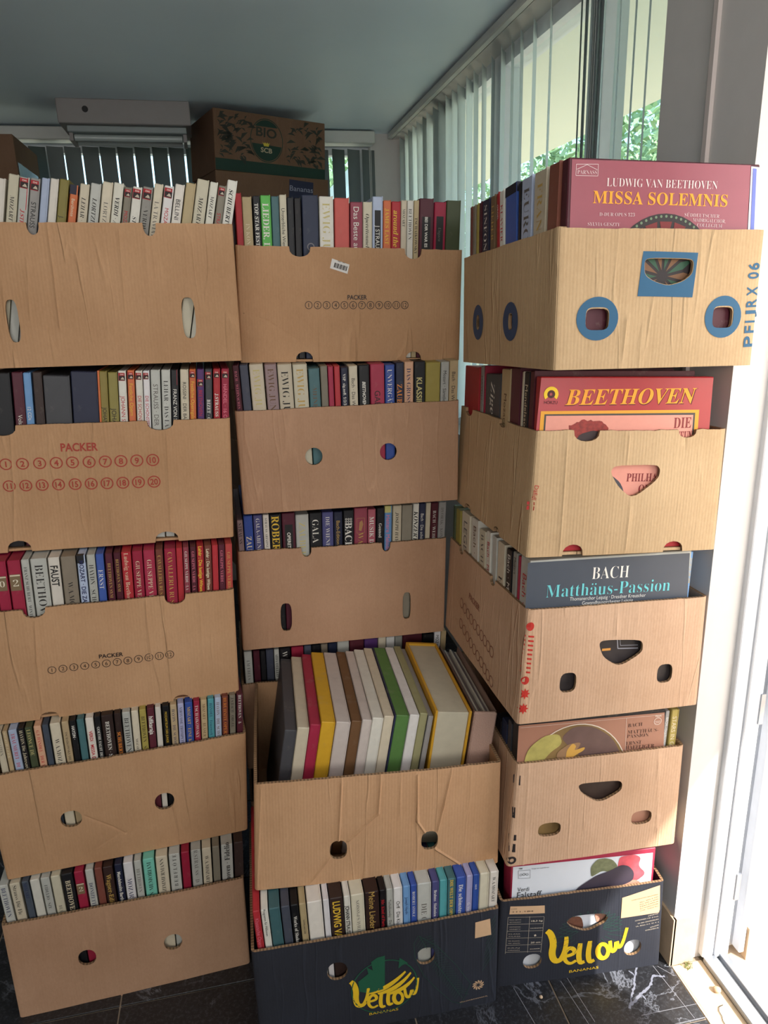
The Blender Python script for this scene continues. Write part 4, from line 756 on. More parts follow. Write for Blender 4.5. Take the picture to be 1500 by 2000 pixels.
row('B25', [(490, 505, 1750, 'red', 'Klassische Opern', 'p', 's', 1795, .55), (506, 521, 1745, 'ivory', 'Programm für Millionen', 'k', 's', 1777, .36), (522, 545, 1744, 'teal', '', 'k', 's', 0, 0), (546, 564, 1742, 'slate', '', 'k', 's', 0, 0), (565, 581, 1742, 'black', 'Works of Shakespeare', 'w', 'S', 1790, .46), (582, 596, 1740, 'tan', 'SAMMLUNG DER', 'k', 's', 1797, .26), (597, 628, 1732, 'ivory', '', 'k', 's', 0, 0), (629, 641, 1731, 'white', '', 'k', 's', 0, 0),
 (642, 669, 1729, 'umber', 'LUDWIG VAN', 'y', 'b', 1761, .56, dict(sx=.8)), (670, 683, 1730, 'ivory', 'JOHANN STRAUSS', 'k', 'b', 1769, .62, dict(sx=.8)), (684, 711, 1728, 'cream', 'MATTHÄUS-PASSION', 'd', 't', 1758, .26, dict(up=1)), (712, 740, 1724, 'umber', 'Meine Lieder', 'g', 's', 1742, .46), (741, 753, 1722, 'black', 'Mr. Kind of Party', 'r', 'S', 1757, .55), (754, 767, 1718, 'pale', 'Tschaikowsky · Die', 'k', 's', 1757, .45),
 (768, 786, 1717, 'white', 'Orff · Die Kluge', 'k', 's', 1760, .42), (787, 801, 1715, 'sky', 'Joseph Haydn', 'n', 's', 1752, .4), (802, 814, 1713, 'blue', 'ROBERT STOLZ', 'w', 't', 1741, .5), (815, 843, 1711, 'pale', 'DIE GOLDENE', 'd', 't', 1764, .42), (844, 858, 1709, 'violet', 'Brahms  Sinfonien 1-4', 'w', 'S', 1738, .42), (859, 874, 1706, 'aqua', '', 'k', 's', 0, 0), (875, 891, 1704, 'teal', 'DIE WELT DER OPER', 'y', 'S', 1718, .42),
 (892, 911, 1702, 'blue', 'Die schönsten Volks', 'w', 'S', 1727, .46), (912, 924, 1700, 'lilac', 'G. Verdi', 'w', 's', 1762, .5), (925, 937, 1698, 'blue', 'HI-FI', 'w', 's', 1727, .36), (938, 957, 1696, 'cream', '', 'k', 's', 0, 0), (958, 975, 1694, 'ivory', 'W.A.MOZART', 'k', 't', 1712, .4)],
 'bottom carton, middle stack', G_, lean=-2)
# right stack: spines face left, the nearest box turns its cover to the room
GS = 'record boxes with spines facing left, right stack'
N_ = lambda lab, **k: dict(label=lab, **k)
PB = 's1'
row('B31', [(907, 916, 406, 'moss', '', 'k', 's', 0, 0), (917, 923, 400, 'rust', '', 'k', 's', 0, 0), (924, 930, 396, 'taupe', '', 'k', 's', 0, 0), (931, 936, 394, 'gold', '', 'k', 's', 0, 0), (936.5, 942, 391, 'maroon', '', 'k', 's', 0, 0), (943, 958, 384, 'navy', 'SINFONIE NR V', 'w', 't', 400, .42), (959, 969, 381, 'brown', 'LIEDER', 'g', 't', 400, .5), (970, 975.5, 378, 'red', 'ORGEL', 'w', 's', 400, .5),
 (976, 986, 375, 'ivory', 'KLAVIER', 'r', 't', 400, .46), (988, 1013, 360, 'blue', '', 'k', 's', 0, 0, dict(capcol=(20, 22, 40))), (1013.5, 1019, 358, 'black', '', 'k', 's', 0, 0), (1020, 1043, 347, 'powder', 'EUROPA', 'd', 't', 365, .5), (1045, 1072, 335, 'cream', 'FRANZ LEHAR', 'g', 't', 355, .42), (1074, 1097, 315, 'rust', '', 'k', 's', 0, 0),
 (1099, 1118, 306, 'maroon', '', 'k', 's', 0, 0, N_('maroon record box turned cover out with orange title, topmost right carton', s1=-.0092, noff=.016, depth=.358, v=.341))], 'top carton, right stack', GS, side=True, vmax=.342)
row('B32', [(906, 939, 713, 'red', '', 'k', 's', 0, 0), (940, 946, 714, 'grey', 'HAYDN', 'd', 's', 735, .5), (946.5, 949.5, 715, 'crimson', '', 'k', 's', 0, 0), (950, 980, 729, 'charcoal', 'Zigeunerbaron', 'w', 'i', 747, .26), (981, 999, 720, 'tan', 'Mozart', 'b', 's', 770, .3), (1000, 1019, 718, 'maroon', '', 'k', 's', 0, 0), (1021, 1025, 726, 'cream', '', 'k', 's', 0, 0), (1025.5, 1036, 726, 'black', 'Mendelssohn', 'c', 's', 752, .5), (1037, 1046, 724, 'maroon', '', 'k', 's', 0, 0),
 (1048, 1056, 737, 'red', '', 'k', 's', 0, 0, N_('bright red record box turned cover out with large yellow title, right stack', s1=-.0092, depth=.335, v=.329))], 'second carton, right stack', GS, side=True)
row('B33', [(880, 891, 981, 'moss', '', 'k', 's', 0, 0), (891.5, 901, 992, 'gold', '', 'k', 's', 0, 0), (903, 920, 997, 'cream', 'LEGENDE', 'd', 's', 1020, .4), (922, 936, 1010, 'ivory', 'Bach · Das W', 'b', 's', 1030, .42), (937, 950, 1032, 'cream', 'BACH', 'd', 't', 1045, .42), (951, 960, 1036, 'ivory', 'Bach · Messe', 'r', 's', 1060, .5), (963, 972, 1046, 'pale', '', 'k', 's', 0, 0), (973, 988, 1056, 'cream', 'Ein', 'k', 't', 1128, .5), (990, 1002, 1070, 'black', 'Bach · Messe', 'w', 's', 1085, .5),
 (1003, 1012, 1076, 'grey', 'Mozart', 'k', 's', 1090, .4), (1013, 1017, 1085, 'crimson', '', 'k', 's', 0, 0), (1018, 1029, 1093, 'pale', 'Bach · Matthäus', 'r', 's', 1120, .42, N_('dark grey record box turned cover out with turquoise title, middle right carton', s1=-.0092, depth=.334, v=.331))], 'third carton, right stack', GS, side=True)
row('B34', [(968, 980, 1392, 'black', '', 'k', 's', 0, 0), (981, 992, 1400, 'navy', '', 'k', 's', 0, 0), (993, 1001, 1404, 'charcoal', '', 'k', 's', 0, 0), (1003, 1011, 1408, 'black', '', 'k', 's', 0, 0, N_('brown record box with large oval painting on its cover, right stack', s1=-.0092, depth=.316, v=.331))], 'fourth carton, right stack', GS, side=True)
row('B35', [(984, 998, 1692, 'crimson', '', 'k', 's', 0, 0, N_('white record box with a magenta border and hatted figure, lowest right carton', s1=-.012, noff=.034, depth=.325, v=.317))], 'bottom carton, right stack', GS, side=True)
covers = {o['label'].split(' record box')[0]: o for o in bpy.data.objects if o.get('label', '').find('turned cover') > 0 or 'oval painting' in o.get('label', '') or 'hatted' in o.get('label', '')}
def cover(key, lab, n0, sub=None):
    """returns P (photo px -> plane of the cover) and a builder that parents flat print to the record box"""
    o = covers[lab]; M = MF[key]; Q = lambda x, y: loc(M, x, y, n0)
    def B(ink, name, m, y=.0005):
        q = link(name, mesh_of([(x, 0, z) for x, z in ink.v], ink.f), m, o)
        bpy.context.view_layer.update(); q.matrix_parent_inverse = o.matrix_world.inverted(); q.matrix_world = M @ Matrix.Translation((0, n0-y, 0)); return q
    return Q, B, o
def tx(ink, Q, t, sty, x0, y0, x1, y1, cap_px, italic=None):
    a, b = Q(x0, y0), Q(x1, y1); c_ = Q(x0, y0-cap_px); return ink.text(t, sty, a, b, abs(c_[1]-a[1]))
bpy.context.view_layer.update()
# -- maroon cover
Q, B, o = cover('B31', 'maroon', .0092)
B(Ink().poly([Q(1117, 311), Q(1466, 323), Q(1452, 560), Q(1108, 560)]), 'cover_sheet', mat('cover_rose', (146, 66, 78), .4, .06, spec=.5), .0006)
B(Ink().poly([Q(1467, 325), Q(1483, 327), Q(1470, 560), Q(1454, 560)]), 'inner_tray_edge', flat((214, 212, 224)), .0006); B(Ink().poly([Q(1470, 329), Q(1477, 330), Q(1467, 560), Q(1460, 560)]), 'blue_edge_strip', flat((110, 122, 196)), .0012)
k = tx(Ink(), Q, 'LUDWIG VAN BEETHOVEN', 't', 1184, 364, 1400, 370, 17); B(k, 'title', flat((226, 208, 204)), .0012)
k = tx(Ink(), Q, 'MISSA SOLEMNIS', 'S', 1157, 397, 1419, 404, 25); B(k, 'main_title', flat((236, 160, 40)), .0012)
k = Ink()
for t, x0, y0, x1, y1, c_ in (('D-DUR OPUS 123', 1170, 422, 1239, 423, 7), ('SYLVIA GESZTY', 1147, 441, 1210, 442, 7), ('SÜDDEUTSCHER', 1336, 423, 1404, 426, 7), ('MADRIGALCHOR,', 1352, 433, 1416, 436, 7), ('COLLEGIUM', 1360, 443, 1409, 445, 7), ('PARNASS', 1127, 340, 1165, 341, 8)): tx(k, Q, t, 't', x0, y0, x1, y1, c_)
k.line([Q(1124, 343), Q(1125, 321), Q(1168, 321), Q(1167, 344), Q(1124, 343)], .0008).line([Q(1126, 331), Q(1146, 322), Q(1166, 332)], .0008); B(k, 'small_lettering', flat((214, 188, 188)), .0012)
c0 = Q(1292, 540); R_ = Q(1292, 417)[1]-c0[1]
win = B(Ink().disc(c0, R_, 40), 'stained_window_picture', flat((44, 34, 34)), .0012)
k = Ink(); k2 = Ink(); k3 = Ink(); k4 = Ink()
for i in range(64):
    a = i*2*math.pi/64; k.disc((c0[0]+R_*.955*math.cos(a), c0[1]+R_*.955*math.sin(a)), .0022, 8)
for i in range(20):
    a = i*2*math.pi/20; k2.poly([(c0[0]+r*math.cos(a+d), c0[1]+r*math.sin(a+d)) for r, d in ((R_*.7, -.1), (R_*.88, -.13), (R_*.88, .13), (R_*.7, .1))])
for i in range(14):
    a = i*2*math.pi/14; (k3 if i % 2 else k4).poly([(c0[0]+r*math.cos(a+d), c0[1]+r*math.sin(a+d)) for r, d in ((R_*.1, 0), (R_*.4, -.16), (R_*.64, 0), (R_*.4, .16))])
B(k, 'dotted_ring', flat((110, 130, 100)), .0016); B(k2, 'red_panes', flat((120, 36, 34)), .0016); B(k3, 'green_petals', flat((48, 84, 62)), .0016); B(k4, 'amber_petals', flat((118, 82, 54)), .0016)
# -- red cover
Q, B, o = cover('B32', 'bright red', .0092)
B(Ink().poly([Q(1057, 738), Q(1393, 738), Q(1375, 960), Q(1035, 960)]), 'cover_sheet', mat('cover_red', (166, 44, 48), .35, .06, spec=.5), .0006)
B(Ink().poly([Q(1056, 803), Q(1365, 800), Q(1350, 1000), Q(1040, 1000)]), 'gold_frame', flat((226, 158, 48)), .0012)
B(Ink().poly([Q(1063, 809), Q(1357, 806), Q(1343, 1000), Q(1049, 1000)]), 'frame_line', flat((70, 66, 60)), .0015)
B(Ink().poly([Q(1066, 812), Q(1353, 810), Q(1339, 1000), Q(1052, 1000)]), 'pink_panel', flat((222, 150, 132)), .0018)
k = tx(Ink(), Q, 'BEETHOVEN', 'I', 1103, 791, 1358, 787, 31); B(k, 'main_title', flat((236, 160, 44)), .0014)
k = tx(Ink(), Q, 'BEETHOVEN', 'I', 1102, 793, 1360, 789, 33); B(k, 'title_outline', flat((96, 28, 30)), .0010)
k = tx(Ink(), Q, 'DIE', 'S', 1314, 836, 1348, 835, 21); tx(k, Q, 'NEUN', 'S', 1318, 862, 1350, 861, 20); tx(k, Q, 'PHILHARMONIE', 'S', 1222, 940, 1345, 939, 16); tx(k, Q, 'ORCHESTER', 'S', 1245, 962, 1343, 961, 16); B(k, 'side_lettering', flat((130, 44, 44)), .0022)
hair = [Q(x, y) for x, y in [(1106, 846), (1112, 832), (1124, 824), (1140, 820), (1158, 820), (1174, 825), (1186, 834), (1192, 848), (1190, 870), (1180, 900), (1120, 900), (1108, 870)]]
hr = random.Random(3); hair2 = []
for i, (a, b) in enumerate(zip(hair, hair[1:]+hair[:1])):
    for t in (0, .33, .66): hair2.append((a[0]+(b[0]-a[0])*t+hr.uniform(-.0022, .0022), a[1]+(b[1]-a[1])*t+hr.uniform(-.0022, .0022)))
B(Ink().poly(hair2), 'portrait_hair', mat('portrait_hair', (140, 46, 38), .5, .8, scale=140), .0022)
B(Ink().poly(round_poly([Q(1123, 850), Q(1165, 838), Q(1180, 860), Q(1160, 905), Q(1120, 905)])), 'portrait_shadow', flat((60, 44, 44)), .0026)
B(Ink().poly(round_poly([Q(1190, 925), Q(1214, 945), Q(1222, 990), Q(1150, 1000), Q(1165, 930)])), 'portrait_coat', flat((70, 68, 74)), .0024)
k = Ink(); ring_c = Q(1076, 770); k.ring(ring_c, .0132, .0072, 24, sx=1.0, a0=math.radians(-40), a1=math.radians(220)); B(k, 'logo_arch', flat((238, 200, 40)), .0014)
k = Ink(); k.ring(ring_c, .0068, .0028, 18); tx(k, Q, 'HÖRZU', 's', 1062, 789, 1088, 789, 6); B(k, 'logo_lettering', flat((70, 26, 30)), .0014)
# -- dark grey cover
Q, B, o = cover('B33', 'dark grey', .0092)
B(Ink().poly([Q(1031, 1099), Q(1347, 1080), Q(1338, 1240), Q(1022, 1250)]), 'cover_sheet', mat('cover_slate', (72, 78, 88), .4, .05, spec=.5), .0006)
k = tx(Ink(), Q, 'BACH', 't', 1155, 1131, 1227, 1127, 24); B(k, 'title', flat((236, 230, 220)), .0012)
k = tx(Ink(), Q, 'Matthäus-Passion', 't', 1065, 1167, 1307, 1153, 25); B(k, 'main_title', flat((110, 202, 206)), .0012)
k = tx(Ink(), Q, 'Thomanerchor Leipzig · Dresdner Kreuzchor', 's', 1112, 1173, 1260, 1165, 7); tx(k, Q, 'Gewandhausorchester Leipzig', 's', 1136, 1181, 1235, 1175, 7); tx(k, Q, 'Gesamtleitung  Rudolf Mauersberger', 's', 1123, 1191, 1245, 1184, 7); B(k, 'small_lettering', flat((220, 218, 212)), .0012)
B(Ink().poly([Q(1020, 1254), Q(1338, 1244), Q(1330, 1380), Q(1010, 1400)]), 'cover_painting', mat('dark_painting', (46, 40, 40), .5, .9, scale=30), .0008)
k = Ink().line([Q(1205, 1246), Q(1206, 1266), Q(1245, 1265)], .002).line([Q(1210, 1246), Q(1211, 1260), Q(1245, 1259)], .001); B(k, 'painted_window', flat((150, 150, 158)), .0014); B(Ink().rect(*Q(1175, 1271), *Q(1192, 1265)), 'painted_lamp', flat((214, 150, 70)), .0014)
# -- brown cover with the oval painting
Q, B, o = cover('B34', 'brown', .0092)
B(Ink().poly([Q(1013, 1417), Q(1298, 1391), Q(1290, 1640), Q(1000, 1660)]), 'cover_sheet', mat('cover_brown', (164, 116, 94), .45, .06, spec=.5), .0006)
c0 = Q(1118, 1535); rr_ = Q(1118, 1414)[1]-c0[1]; rx_ = abs(Q(1222, 1535)[0]-c0[0])
B(Ink().ring(c0, rr_*1.0, rr_*.985, 48, sx=rx_/rr_), 'oval_line', flat((220, 206, 190)), .0016)
pm = mat('oval_painting', (128, 102, 62), .5, .75, scale=14); B(Ink().disc(c0, rr_*.985, 48, sx=rx_/rr_), 'oval_painting', pm, .0012)
B(Ink().poly(round_poly([Q(1120, 1418), Q(1160, 1418), Q(1196, 1440), Q(1216, 1480), Q(1222, 1540), Q(1150, 1540), Q(1140, 1490), Q(1128, 1470), Q(1108, 1455), Q(1095, 1440)])), 'dark_cloud_patch', mat('dark_cloud', (104, 80, 74), .5, .3, scale=26), .0015)
k = Ink().poly(round_poly([Q(1020, 1500), Q(1030, 1462), Q(1062, 1436), Q(1092, 1432), Q(1098, 1452), Q(1072, 1470), Q(1050, 1500)])); B(k, 'pale_sky_patch', mat('sky_patch', (176, 164, 92), .5, .35, scale=50), .0018)
B(Ink().poly([Q(1060, 1512), Q(1222, 1500), Q(1230, 1560), Q(1212, 1640), Q(1110, 1640)]), 'dark_painting_part', mat('dark_paint2', (52, 38, 32), .5, .6, scale=40), .0016)
B(Ink().poly(round_poly([Q(1085, 1470), Q(1110, 1452), Q(1135, 1448), Q(1128, 1462), Q(1105, 1478), Q(1090, 1490)])), 'warm_cloud_patch', mat('warm_cloud', (150, 116, 84), .5, .3, scale=40), .0020)
k = Ink().poly(round_poly([Q(1088, 1492), Q(1104, 1482), Q(1106, 1464), Q(1118, 1450), Q(1125, 1456), Q(1120, 1465), Q(1142, 1457), Q(1140, 1464), Q(1122, 1474), Q(1110, 1486)])); B(k, 'painted_figure', flat((206, 158, 74)), .0022)
k = Ink()
for t, x0, y0, x1, y1 in (('BACH', 1226, 1420, 1254, 1417), ('MATTHÄUS-', 1225, 1433, 1285, 1428), ('PASSION', 1224, 1441, 1266, 1438), ('ERNST', 1222, 1455, 1252, 1452), ('HAEFLIGER', 1221, 1463, 1277, 1459), ('WALTER', 1219, 1476, 1258, 1473)): tx(k, Q, t, 't', x0, y0, x1, y1, 7)
B(k, 'small_lettering', flat((78, 50, 42)), .0012)
k = Ink().line([Q(1223, 1402), Q(1214, 1640)], .0006).line([Q(1016, 1421), Q(1296, 1395)], .0006); cc = Q(1284, 1408); k.ring(cc, .0085, .0074, 20).line([(cc[0]-.006, cc[1]), (cc[0]+.006, cc[1])], .001).line([(cc[0]-.005, cc[1]-.0035), (cc[0]+.005, cc[1]-.0035)], .0008)
tx(k, Q, 'PHILIPS', 'b', 1279, 1400, 1291, 1399, 4); B(k, 'white_line_print', flat((222, 206, 192)), .0014)
# -- white cover with the hatted figure
Q, B, o = cover('B35', 'white', .012)
B(Ink().poly([Q(1002, 1693), Q(1275, 1665), Q(1258, 1900), Q(990, 1935)]), 'cover_sheet', mat('cover_white', (222, 226, 232), .35, .03, spec=.5), .0006)
k = Ink(); tx(k, Q, 'Verdi', 's', 1010, 1741, 1033, 1739, 8); tx(k, Q, 'Falstaff,', 's', 1009, 1754, 1059, 1750, 12); k.line([Q(1012, 1700), Q(1035, 1698), Q(1035, 1714), Q(1012, 1715), Q(1012, 1700)], .0006); k.ring(Q(1023, 1707), .0032, .0022); k.ring(Q(1017, 1708), .003, .0022); k.ring(Q(1029, 1707), .003, .0022)
tx(k, Q, 'CBS', 'b', 1013, 1697, 1020, 1697, 2.6); tx(k, Q, 'Giuseppe Verdi  Leonard Bernstein', 's', 1038, 1697, 1072, 1694, 2.2); B(k, 'black_lettering', flat((40, 40, 44)), .0014)
k = Ink().poly(round_poly([Q(*p) for p in [(1205, 1700), (1208, 1680), (1212, 1672), (1240, 1668), (1252, 1674), (1246, 1690), (1262, 1705), (1240, 1722), (1215, 1712)]])); B(k, 'red_feather', mat('red_feather', (216, 90, 100), .5, .5, scale=60), .001)
k = Ink().poly(round_poly([Q(*p) for p in [(1154, 1712), (1153, 1694), (1160, 1684), (1168, 1677), (1182, 1675), (1196, 1678), (1205, 1688), (1206, 1700), (1190, 1702), (1175, 1700), (1162, 1708)]])); B(k, 'green_plume', mat('green_plume', (120, 124, 92), .5, .6, scale=90), .0014)
k = Ink().poly(round_poly([Q(*p) for p in [(1123, 1742), (1126, 1734), (1150, 1718), (1166, 1708), (1190, 1700), (1212, 1688), (1228, 1690), (1238, 1702), (1236, 1718), (1215, 1728), (1180, 1730), (1160, 1745), (1126, 1748)]])); B(k, 'dark_hat', flat((66, 58, 70)), .0018)
k = Ink().poly(round_poly([Q(*p) for p in [(1164, 1738), (1180, 1728), (1215, 1724), (1238, 1716), (1252, 1722), (1248, 1800), (1160, 1810)]])); B(k, 'painted_face', mat('painted_face', (206, 150, 128), .5, .3, scale=60), .0016)
k = Ink().poly(round_poly([Q(*p) for p in [(1103, 1800), (1112, 1790), (1135, 1788), (1140, 1812), (1120, 1822)]])); B(k, 'painted_hands', mat('painted_hands', (116, 76, 60), .5, .5, scale=120), .0016)
# records stored crosswise at the right ends
def cross(key, x0, x1, py, col, title, lab, ink='y', no=.012):
    row(key, [(x0, x1, py, col, title, ink, 's', py+12, .6, dict(label=lab, depth=.46))], '', 'record boxes stored crosswise, right stack', noff=no, vmax=.333)
cross('B33', 1349, 1355, 1078, 'sky', 'FAVORITEN DER OPER', 'light blue record with yellow lettering, wedged right of the grey box')
cross('B34', 1301, 1309, 1389, 'grey', 'BACH - Orgelkonzerte', 'grey record spine right of the brown box with oval painting', 'w')
cross('B34', 1313, 1327, 1387, 'gold', 'STARS IN GOLD P', 'yellow gold record spine nearest the door pillar, right stack', 'c')
# small prints on single spines
# ------------------------------------------------------------------ room shell
PAINT = mat('wall_paint', (206, 202, 198), .7, .04, .15, 25); CEIL = mat('ceiling_paint', (224, 238, 248), .42, .1, .05, 1.6, spec=.5)
WHITE = mat('white_gloss_paint', (226, 228, 232), .4, .06, .15, 30); GRIME = mat('grimy_paint', (176, 152, 128), .7, .25, .3, 30); BEIGE = mat('beige_plaster', (208, 180, 148), .85, .15, .6, 30)
ALU = mat('door_metal', (168, 172, 178), .35, .15, .1, 40, metal=.6); CREAMP = mat('cream_soffit', (232, 234, 222), .8, .04)
CONC = mat('outdoor_concrete', (206, 184, 158), .9, .16, .8, 14)
def slabs(name, boxes, m, kind='structure', bevel=0, parent=None):
    bm = bmesh.new()
    for a, b in boxes: bm_box(bm, *a, *b, bevel=bevel)
    return link(name, fin(bm), m, parent, kind)
XL, XR, YF, YB, ZC = -2.6, .87, -2.2, 3.86, 2.257
slabs('ceiling', [((XL-.2, YF-.2, ZC), (1.06, YB+.2, ZC+.25))], CEIL)
slabs('wall_back', [((XL, YB, 0), (XR+.19, YB+.15, .95)), ((XL, YB, 2.215), (XR+.19, YB+.15, ZC)), ((.76, YB, .95), (XR+.19, YB+.15, 2.215)), ((XL, YB, .95), (XL+.3, YB+.15, 2.215))], PAINT)
slabs('wall_left', [((XL-.15, YF-.15, 0), (XL, YB+.15, ZC))], PAINT)
slabs('wall_front', [((XL, YF-.15, 0), (1.06, YF, .7)), ((XL, YF-.15, 2.15), (1.06, YF, ZC)), ((XL, YF-.15, .7), (-1.6, YF, 2.15)), ((1., YF-.15, .7), (1.06, YF, 2.15))], PAINT)
slabs('wall_right', [((XR, 1.15, 0), (1.0, 1.449, ZC)), ((XR, 1.449, 0), (1.0, YB, .95)), ((XR, 1.449, 2.232), (1.0, YB, ZC)), ((XR, YF, 0), (1.06, -.12, ZC)), ((.93, -.12, 2.1), (1.06, 1.16, ZC))], PAINT)
slabs('trim_1', [((XR-.008, 1.277, 0), (XR+.001, 1.289, ZC))], mat('conduit', (206, 194, 188), .5, .05))
slabs('baseboard_right', [((XR-.003, 1.142, 0), (.924, 1.151, .131)), ((XR-.006, 1.142, 0), (XR+.001, 1.449, .131))], BEIGE)
# windows (glass set outside the blinds)
GLASS = bpy.data.materials.new('window_glass'); GLASS.use_nodes = True; n = GLASS.node_tree; n.nodes.clear()
o_ = n.nodes.new('ShaderNodeOutputMaterial'); mx = n.nodes.new('ShaderNodeMixShader'); tr = n.nodes.new('ShaderNodeBsdfTransparent'); gl = n.nodes.new('ShaderNodeBsdfGlossy'); gl.inputs['Roughness'].default_value = .02
tr.inputs[0].default_value = (.86, .95, .93, 1); mx.inputs[0].default_value = .07; n.links.new(tr.outputs[0], mx.inputs[1]); n.links.new(gl.outputs[0], mx.inputs[2]); n.links.new(mx.outputs[0], o_.inputs[0])
def window(name, axis, pos, a0, a1, z0, z1, mull):
    fr = []; d = .03; t = .045
    def bx(u0, u1, w0, w1, dd=d): return ((pos-dd, u0, w0), (pos+dd, u1, w1)) if axis == 'x' else ((u0, pos-dd, w0), (u1, pos+dd, w1))
    fr += [bx(a0, a1, z0, z0+t), bx(a0, a1, z1-t, z1), bx(a0, a0+t, z0+t, z1-t), bx(a1-t, a1, z0+t, z1-t)]
    fr += [bx(m-.04, m+.04, z0+t, z1-t) for m in mull]
    o = slabs(name, fr, WHITE)
    es = [a0]+[m for m in mull]+[a1]
    for p, q in zip(es, es[1:]): slabs('window_pane', [bx(p+.04, q-.04, z0+.04, z1-.04, .002)], GLASS, kind=None, parent=o)
    return o
window('window_1', 'y', YB+.09, XL+.3, .76, .95, 2.215, [-1.6, -.75, .05])
window('window_2', 'x', .97, 1.449, YB-.02, .95, 2.232, [1.87, 2.55, 3.2])
fw = window('window_3', 'y', YF-.08, -1.6, 1., .7, 2.15, [-.3])
# unseen street window, put in for the fill lamp, behind a white roller shade
sh = slabs('roller_shade', [((-1.55, YF-.03, .72), (.95, YF-.025, 2.12))], mat('shade_cloth', (222, 220, 212), .9), kind=None, parent=fw)
# vertical blinds
SLAT = mat('blind_slat', (120, 126, 126), .6, .05, .1, 80)
SLAT2 = mat('blind_slat_pale', (214, 220, 220), .6, .05); n = SLAT2.node_tree; tl = n.nodes.new('ShaderNodeBsdfTranslucent'); tl.inputs[0].default_value = (.7, .76, .76, 1); mx = n.nodes.new('ShaderNodeMixShader'); mx.inputs[0].default_value = .45
n.links.new(n.nodes['Principled BSDF'].outputs[0], mx.inputs[1]); n.links.new(tl.outputs[0], mx.inputs[2]); n.links.new(mx.outputs[0], n.nodes['Material Output'].inputs[0]); RAIL = mat('blind_rail', (206, 206, 200), .45, .04)
def slat_mesh(h_, wd=.089):
    bm = bmesh.new(); rows = []
    for z in (0, h_): rows.append([bm.verts.new(((i/4-.5)*wd, .004*(1-(2*i/4-1)**2), z)) for i in range(5)])
    for i in range(4): bm.faces.new((rows[0][i], rows[0][i+1], rows[1][i+1], rows[1][i]))
    bmesh.ops.solidify(bm, geom=bm.faces[:], thickness=.0008); return fin(bm, smooth=.9)
def blind(label, pts, z0, z1, ang, rail, cords, m=None, wd=.089):
    r = bpy.data.objects.new('vertical_blind', None); COL.objects.link(r); r.location = (rail[0][0], rail[0][1], z0); r.empty_display_size = .1
    tag(r, label, 'blind', 'vertical blinds'); r.location = (0, 0, 0)
    bm = bmesh.new(); bm_box(bm, *rail[0], *rail[1], bevel=.004); link('head_rail', fin(bm), RAIL, r)
    me = slat_mesh(z1-z0, wd); me.materials.append(m or SLAT); rn = random.Random(4)
    for x, y, da in pts:
        o = bpy.data.objects.new('slat', me); COL.objects.link(o); o.parent = r; o.location = (x, y, z0); o.rotation_euler = (rn.uniform(-.004, .004), 0, math.radians(ang+da)+rn.uniform(-.04, .04))
    for x, y in cords:
        link('cord', cyl_mesh((x, y, z0+.1), (x, y, z1), .0012, 6), mat('cord', (224, 224, 220), .5), r)
    return r
xs = []; x = -2.28
while x < .74: xs.append((x, YB-.055, 0)); x += .0755
blind('grey vertical blind with thin bright gaps across the back window, behind the fluorescent light', xs, 1.0, 2.176, 20, ((-2.32, YB-.1, 2.197), (.765, YB-.01, 2.25)), [(.735, YB-.1), (.742, YB-.1)], wd=.07)
ys = [1.50, 1.556, 1.615, 1.70, 1.722, 1.745, 1.775, 1.80, 1.985, 2.09]; y = 2.17
while y < 3.8: ys.append(y); y += .08
blind('pale open vertical blind on the right window, running back to the room corner', [(XR+.042, y*1.05, 0 if y < 2.6 else -8) for y in ys if y*1.05 < 3.82], 1.0, 2.222, 62, ((XR-.028, 1.46, 2.228), (XR-.003, YB-.03, 2.254)), [(XR+.04, 1.82), (XR+.04, 1.83)], m=SLAT2)
# ceiling luminaire
f = bpy.data.objects.new('fluorescent_light', None); COL.objects.link(f); f.location = (-.33, 3.4, ZC); f.rotation_euler = (0, 0, .03); f.empty_display_size = .1
tag(f, 'switched-off white fluorescent batten fitted to the ceiling near the back blind', 'ceiling light')
LM = mat('lamp_enamel', (138, 132, 130), .45, .06)
bm = bmesh.new(); bm_box(bm, -.25, -.09, -.088, .25, .15, 0, bevel=.003); link('housing', fin(bm), LM, f)
bm = bmesh.new(); bm_box(bm, -.225, -.06, -.112, .23, .12, -.0885, bevel=.003); link('reflector_tray', fin(bm), mat('lamp_tray', (140, 148, 148), .4), f)
for y0 in (-.02, .07): link('lamp_tube', cyl_mesh((-.205, y0, -.126), (.21, y0, -.126), .0125, 16), mat('tube_glass', (170, 178, 176), .2, .02), f)
for x0 in (-.222, .215): box_obj('lamp_holder', (x0, -.04, -.14), (x0+.014, .095, -.112), LM, f)
o = link('entry_hole', cyl_mesh((-.145, -.0915, -.038), (-.145, -.088, -.038), .0115, 20), flat((16, 15, 15)), f)
# doorway: frame, fixed leaf, sill
d1 = slabs('door_1', [((.943, 1.136, .01), (.972, 1.19, 2.1)), ((.972, 1.13, .01), (1.006, 1.17, 2.1)), ((1.032, 1.128, .01), (1.046, 1.19, 2.1)), ((.93, -.12, 2.06), (1.046, 1.136, 2.1))], WHITE, bevel=.002)
slabs('frame_groove', [((.917, 1.158, .0), (.944, 1.19, 2.1))], GRIME, kind=None, parent=d1); slabs('frame_channel', [((1.006, 1.152, .01), (1.032, 1.19, 2.1))], ALU, kind=None, parent=d1)
for z in (.62, .99, .17): slabs('hinge_plate', [((1.0, 1.1265, z), (1.01, 1.131, z+.07))], ALU, kind=None, parent=d1)
d2 = slabs('door_2', [((.955, .70, .02), (.995, .76, 2.05)), ((.955, -.1, .02), (.995, -.04, 2.05)), ((.955, -.04, .02), (.995, .70, .9)), ((.955, -.04, 1.98), (.995, .70, 2.05))], WHITE, bevel=.002)
